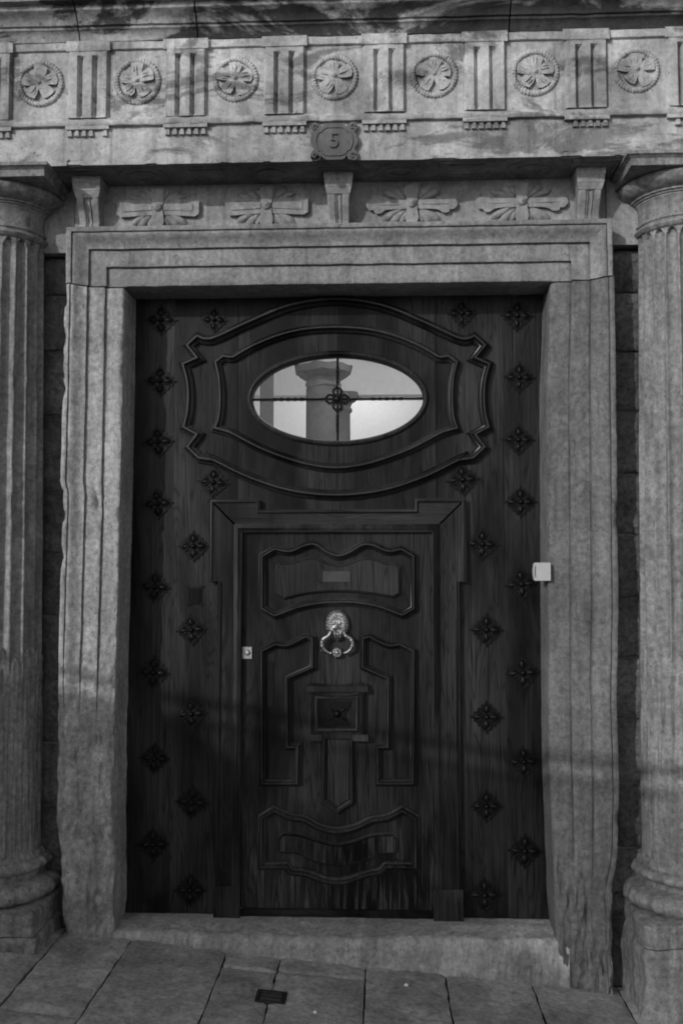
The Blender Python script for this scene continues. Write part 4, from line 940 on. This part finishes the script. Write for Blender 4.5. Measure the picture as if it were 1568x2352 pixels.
def incol(cxu, hw, caphw, vtop, vneck, Y, label):
    cx, zt = W(cxu, vtop, Y); zn = W(cxu, vneck, Y)[1]; r_ = W(cxu + hw, vneck, Y)[0] - cx; rc = W(cxu + caphw, vneck, Y)[0] - cx
    t = thing('interior_column', (cx, Y, Z0), label, 'column')
    obj('shaft', MB().lathe([(r_ * 1.05, Z0), (r_ * 1.02, zn - 0.4), (r_, zn)], cx, Y, 40), 'incol', t, smooth=40)
    obj('capital', MB().lathe([(r_, zn), (r_ * 1.1, zn + 0.01), (r_ * 1.1, zn + 0.03), (r_ * 1.02, zn + 0.035), (r_ * 1.15, zn + 0.06), (rc * 0.92, zn + (zt - zn) * 0.62), (rc * 0.92, zn + (zt - zn) * 0.68), (rc, zn + (zt - zn) * 0.7), (rc, zt), (0.01, zt)], cx, Y, 40).rough(0.022, 7), 'incol', t, smooth=30)
incol(741, 38, 63, 843, 893, 1.9, 'stone column with a flared capital seen through the oval window')
incol(768, 36, 56, 905, 948, 2.4, 'second column added behind the nearer one for the doubled image in the oval window')  # added to stand in for the doubled image in the glass
x, _ = W(612, 900, 1.4); xw = W(626, 900, 1.4)[0] - x
obj_post = obj('interior_post', MB().box(x - xw, x + xw, 1.4, 1.46, Z0, Z1 - 0.002, 0.003), 'post', smooth=0)
tag(obj_post, 'dark upright post at the left edge of the oval window', 'post')
for lx_, ly_, lr_, lm_, lbl in ((0.0, 3.05, 0.20, 'lamp', 'lit ceiling lamp behind the beam inside the vestibule'), (0.3, 0.9, 0.24, 'lamp_fill', 'unseen fill lamp added just inside the door to brighten beam and columns')):
    lp = thing('ceiling_lamp', (lx_, ly_, Z1), lbl, 'lamp')
    obj('lamp_base', MB().lathe([(lr_, Z1 - 0.03), (lr_ + 0.01, Z1 - 0.02), (lr_ + 0.01, Z1 - 0.001)], lx_, ly_, 32), 'plastic', lp, smooth=40)
    obj('diffuser', MB().lathe([(0.02, Z1 - 0.065), (lr_ * 0.5, Z1 - 0.06), (lr_ * 0.85, Z1 - 0.048), (lr_ - 0.01, Z1 - 0.031)], lx_, ly_, 32), lm_, lp, smooth=60)

# ================================================================== ACROSS THE STREET: unseen house and rail added to shade the foot of the portal
YO = -5.6
def shade(x, y, z, Y):
    t = (Y - y) / SUNV.y; return x + SUNV.x * t, z + SUNV.z * t
ax, az = shade(-1.187, 0.0, 1.115, YO); bx_, bz_ = shade(1.151, 0.0, 0.74, YO); sl_o = (bz_ - az) / (bx_ - ax)
zo = lambda x: az + sl_o * (x - ax)
th_ = thing('shadow_house', (-5, YO, 0), 'unseen rendered house across the street, added to cast the sloping shadow edge', 'house')
XM = shade(-0.80, YD, 1.0, YO)[0]; XA, XB = -13.0, XM + 4.2
mb = MB(); vs = [(x, y, z) for y in (YO - 3.5, YO) for x, z in ((XA, -1.5), (XM, -1.5), (XM, zo(XM)), (XA, zo(XA)))]
mb.add(vs, [(0, 1, 2, 3), (7, 6, 5, 4), (4, 5, 1, 0), (5, 6, 2, 1), (6, 7, 3, 2), (7, 4, 0, 3)]); obj('wall', mb, 'render', th_, smooth=0)
obj('handrail', MB().tube([(XA, YO - 0.04, zo(XA) + 0.085), (XB, YO - 0.04, zo(XB) + 0.085)], 0.022, 10), 'iron', th_, smooth=60)
q = XA + 0.3
while q < XB:
    obj('rail_post', MB().box(q - 0.01, q + 0.01, YO - 0.05, YO - 0.03, zo(q) - 0.05, zo(q) + 0.08), 'iron', th_, smooth=0); q += 1.6
# unseen open slats, added to let part of the sun through and thin the shade
scn = thing('shade_screen', (XM, YO, -0.5), 'unseen slatted screen across the street, added to soften the shadow on the right', 'light screen')
obj('top_rail', MB().tube([(XM, YO - 0.03, zo(XM) - 0.01), (XB, YO - 0.03, zo(XB) - 0.01)], 0.018, 8), 'iron', scn, smooth=60)
q = XM + 0.035
while q < XB:
    obj('slat', MB().box(q - 0.0085, q + 0.0085, YO - 0.02, YO - 0.012, -1.4, zo(q)), 'iron', scn, smooth=0); q += 0.05
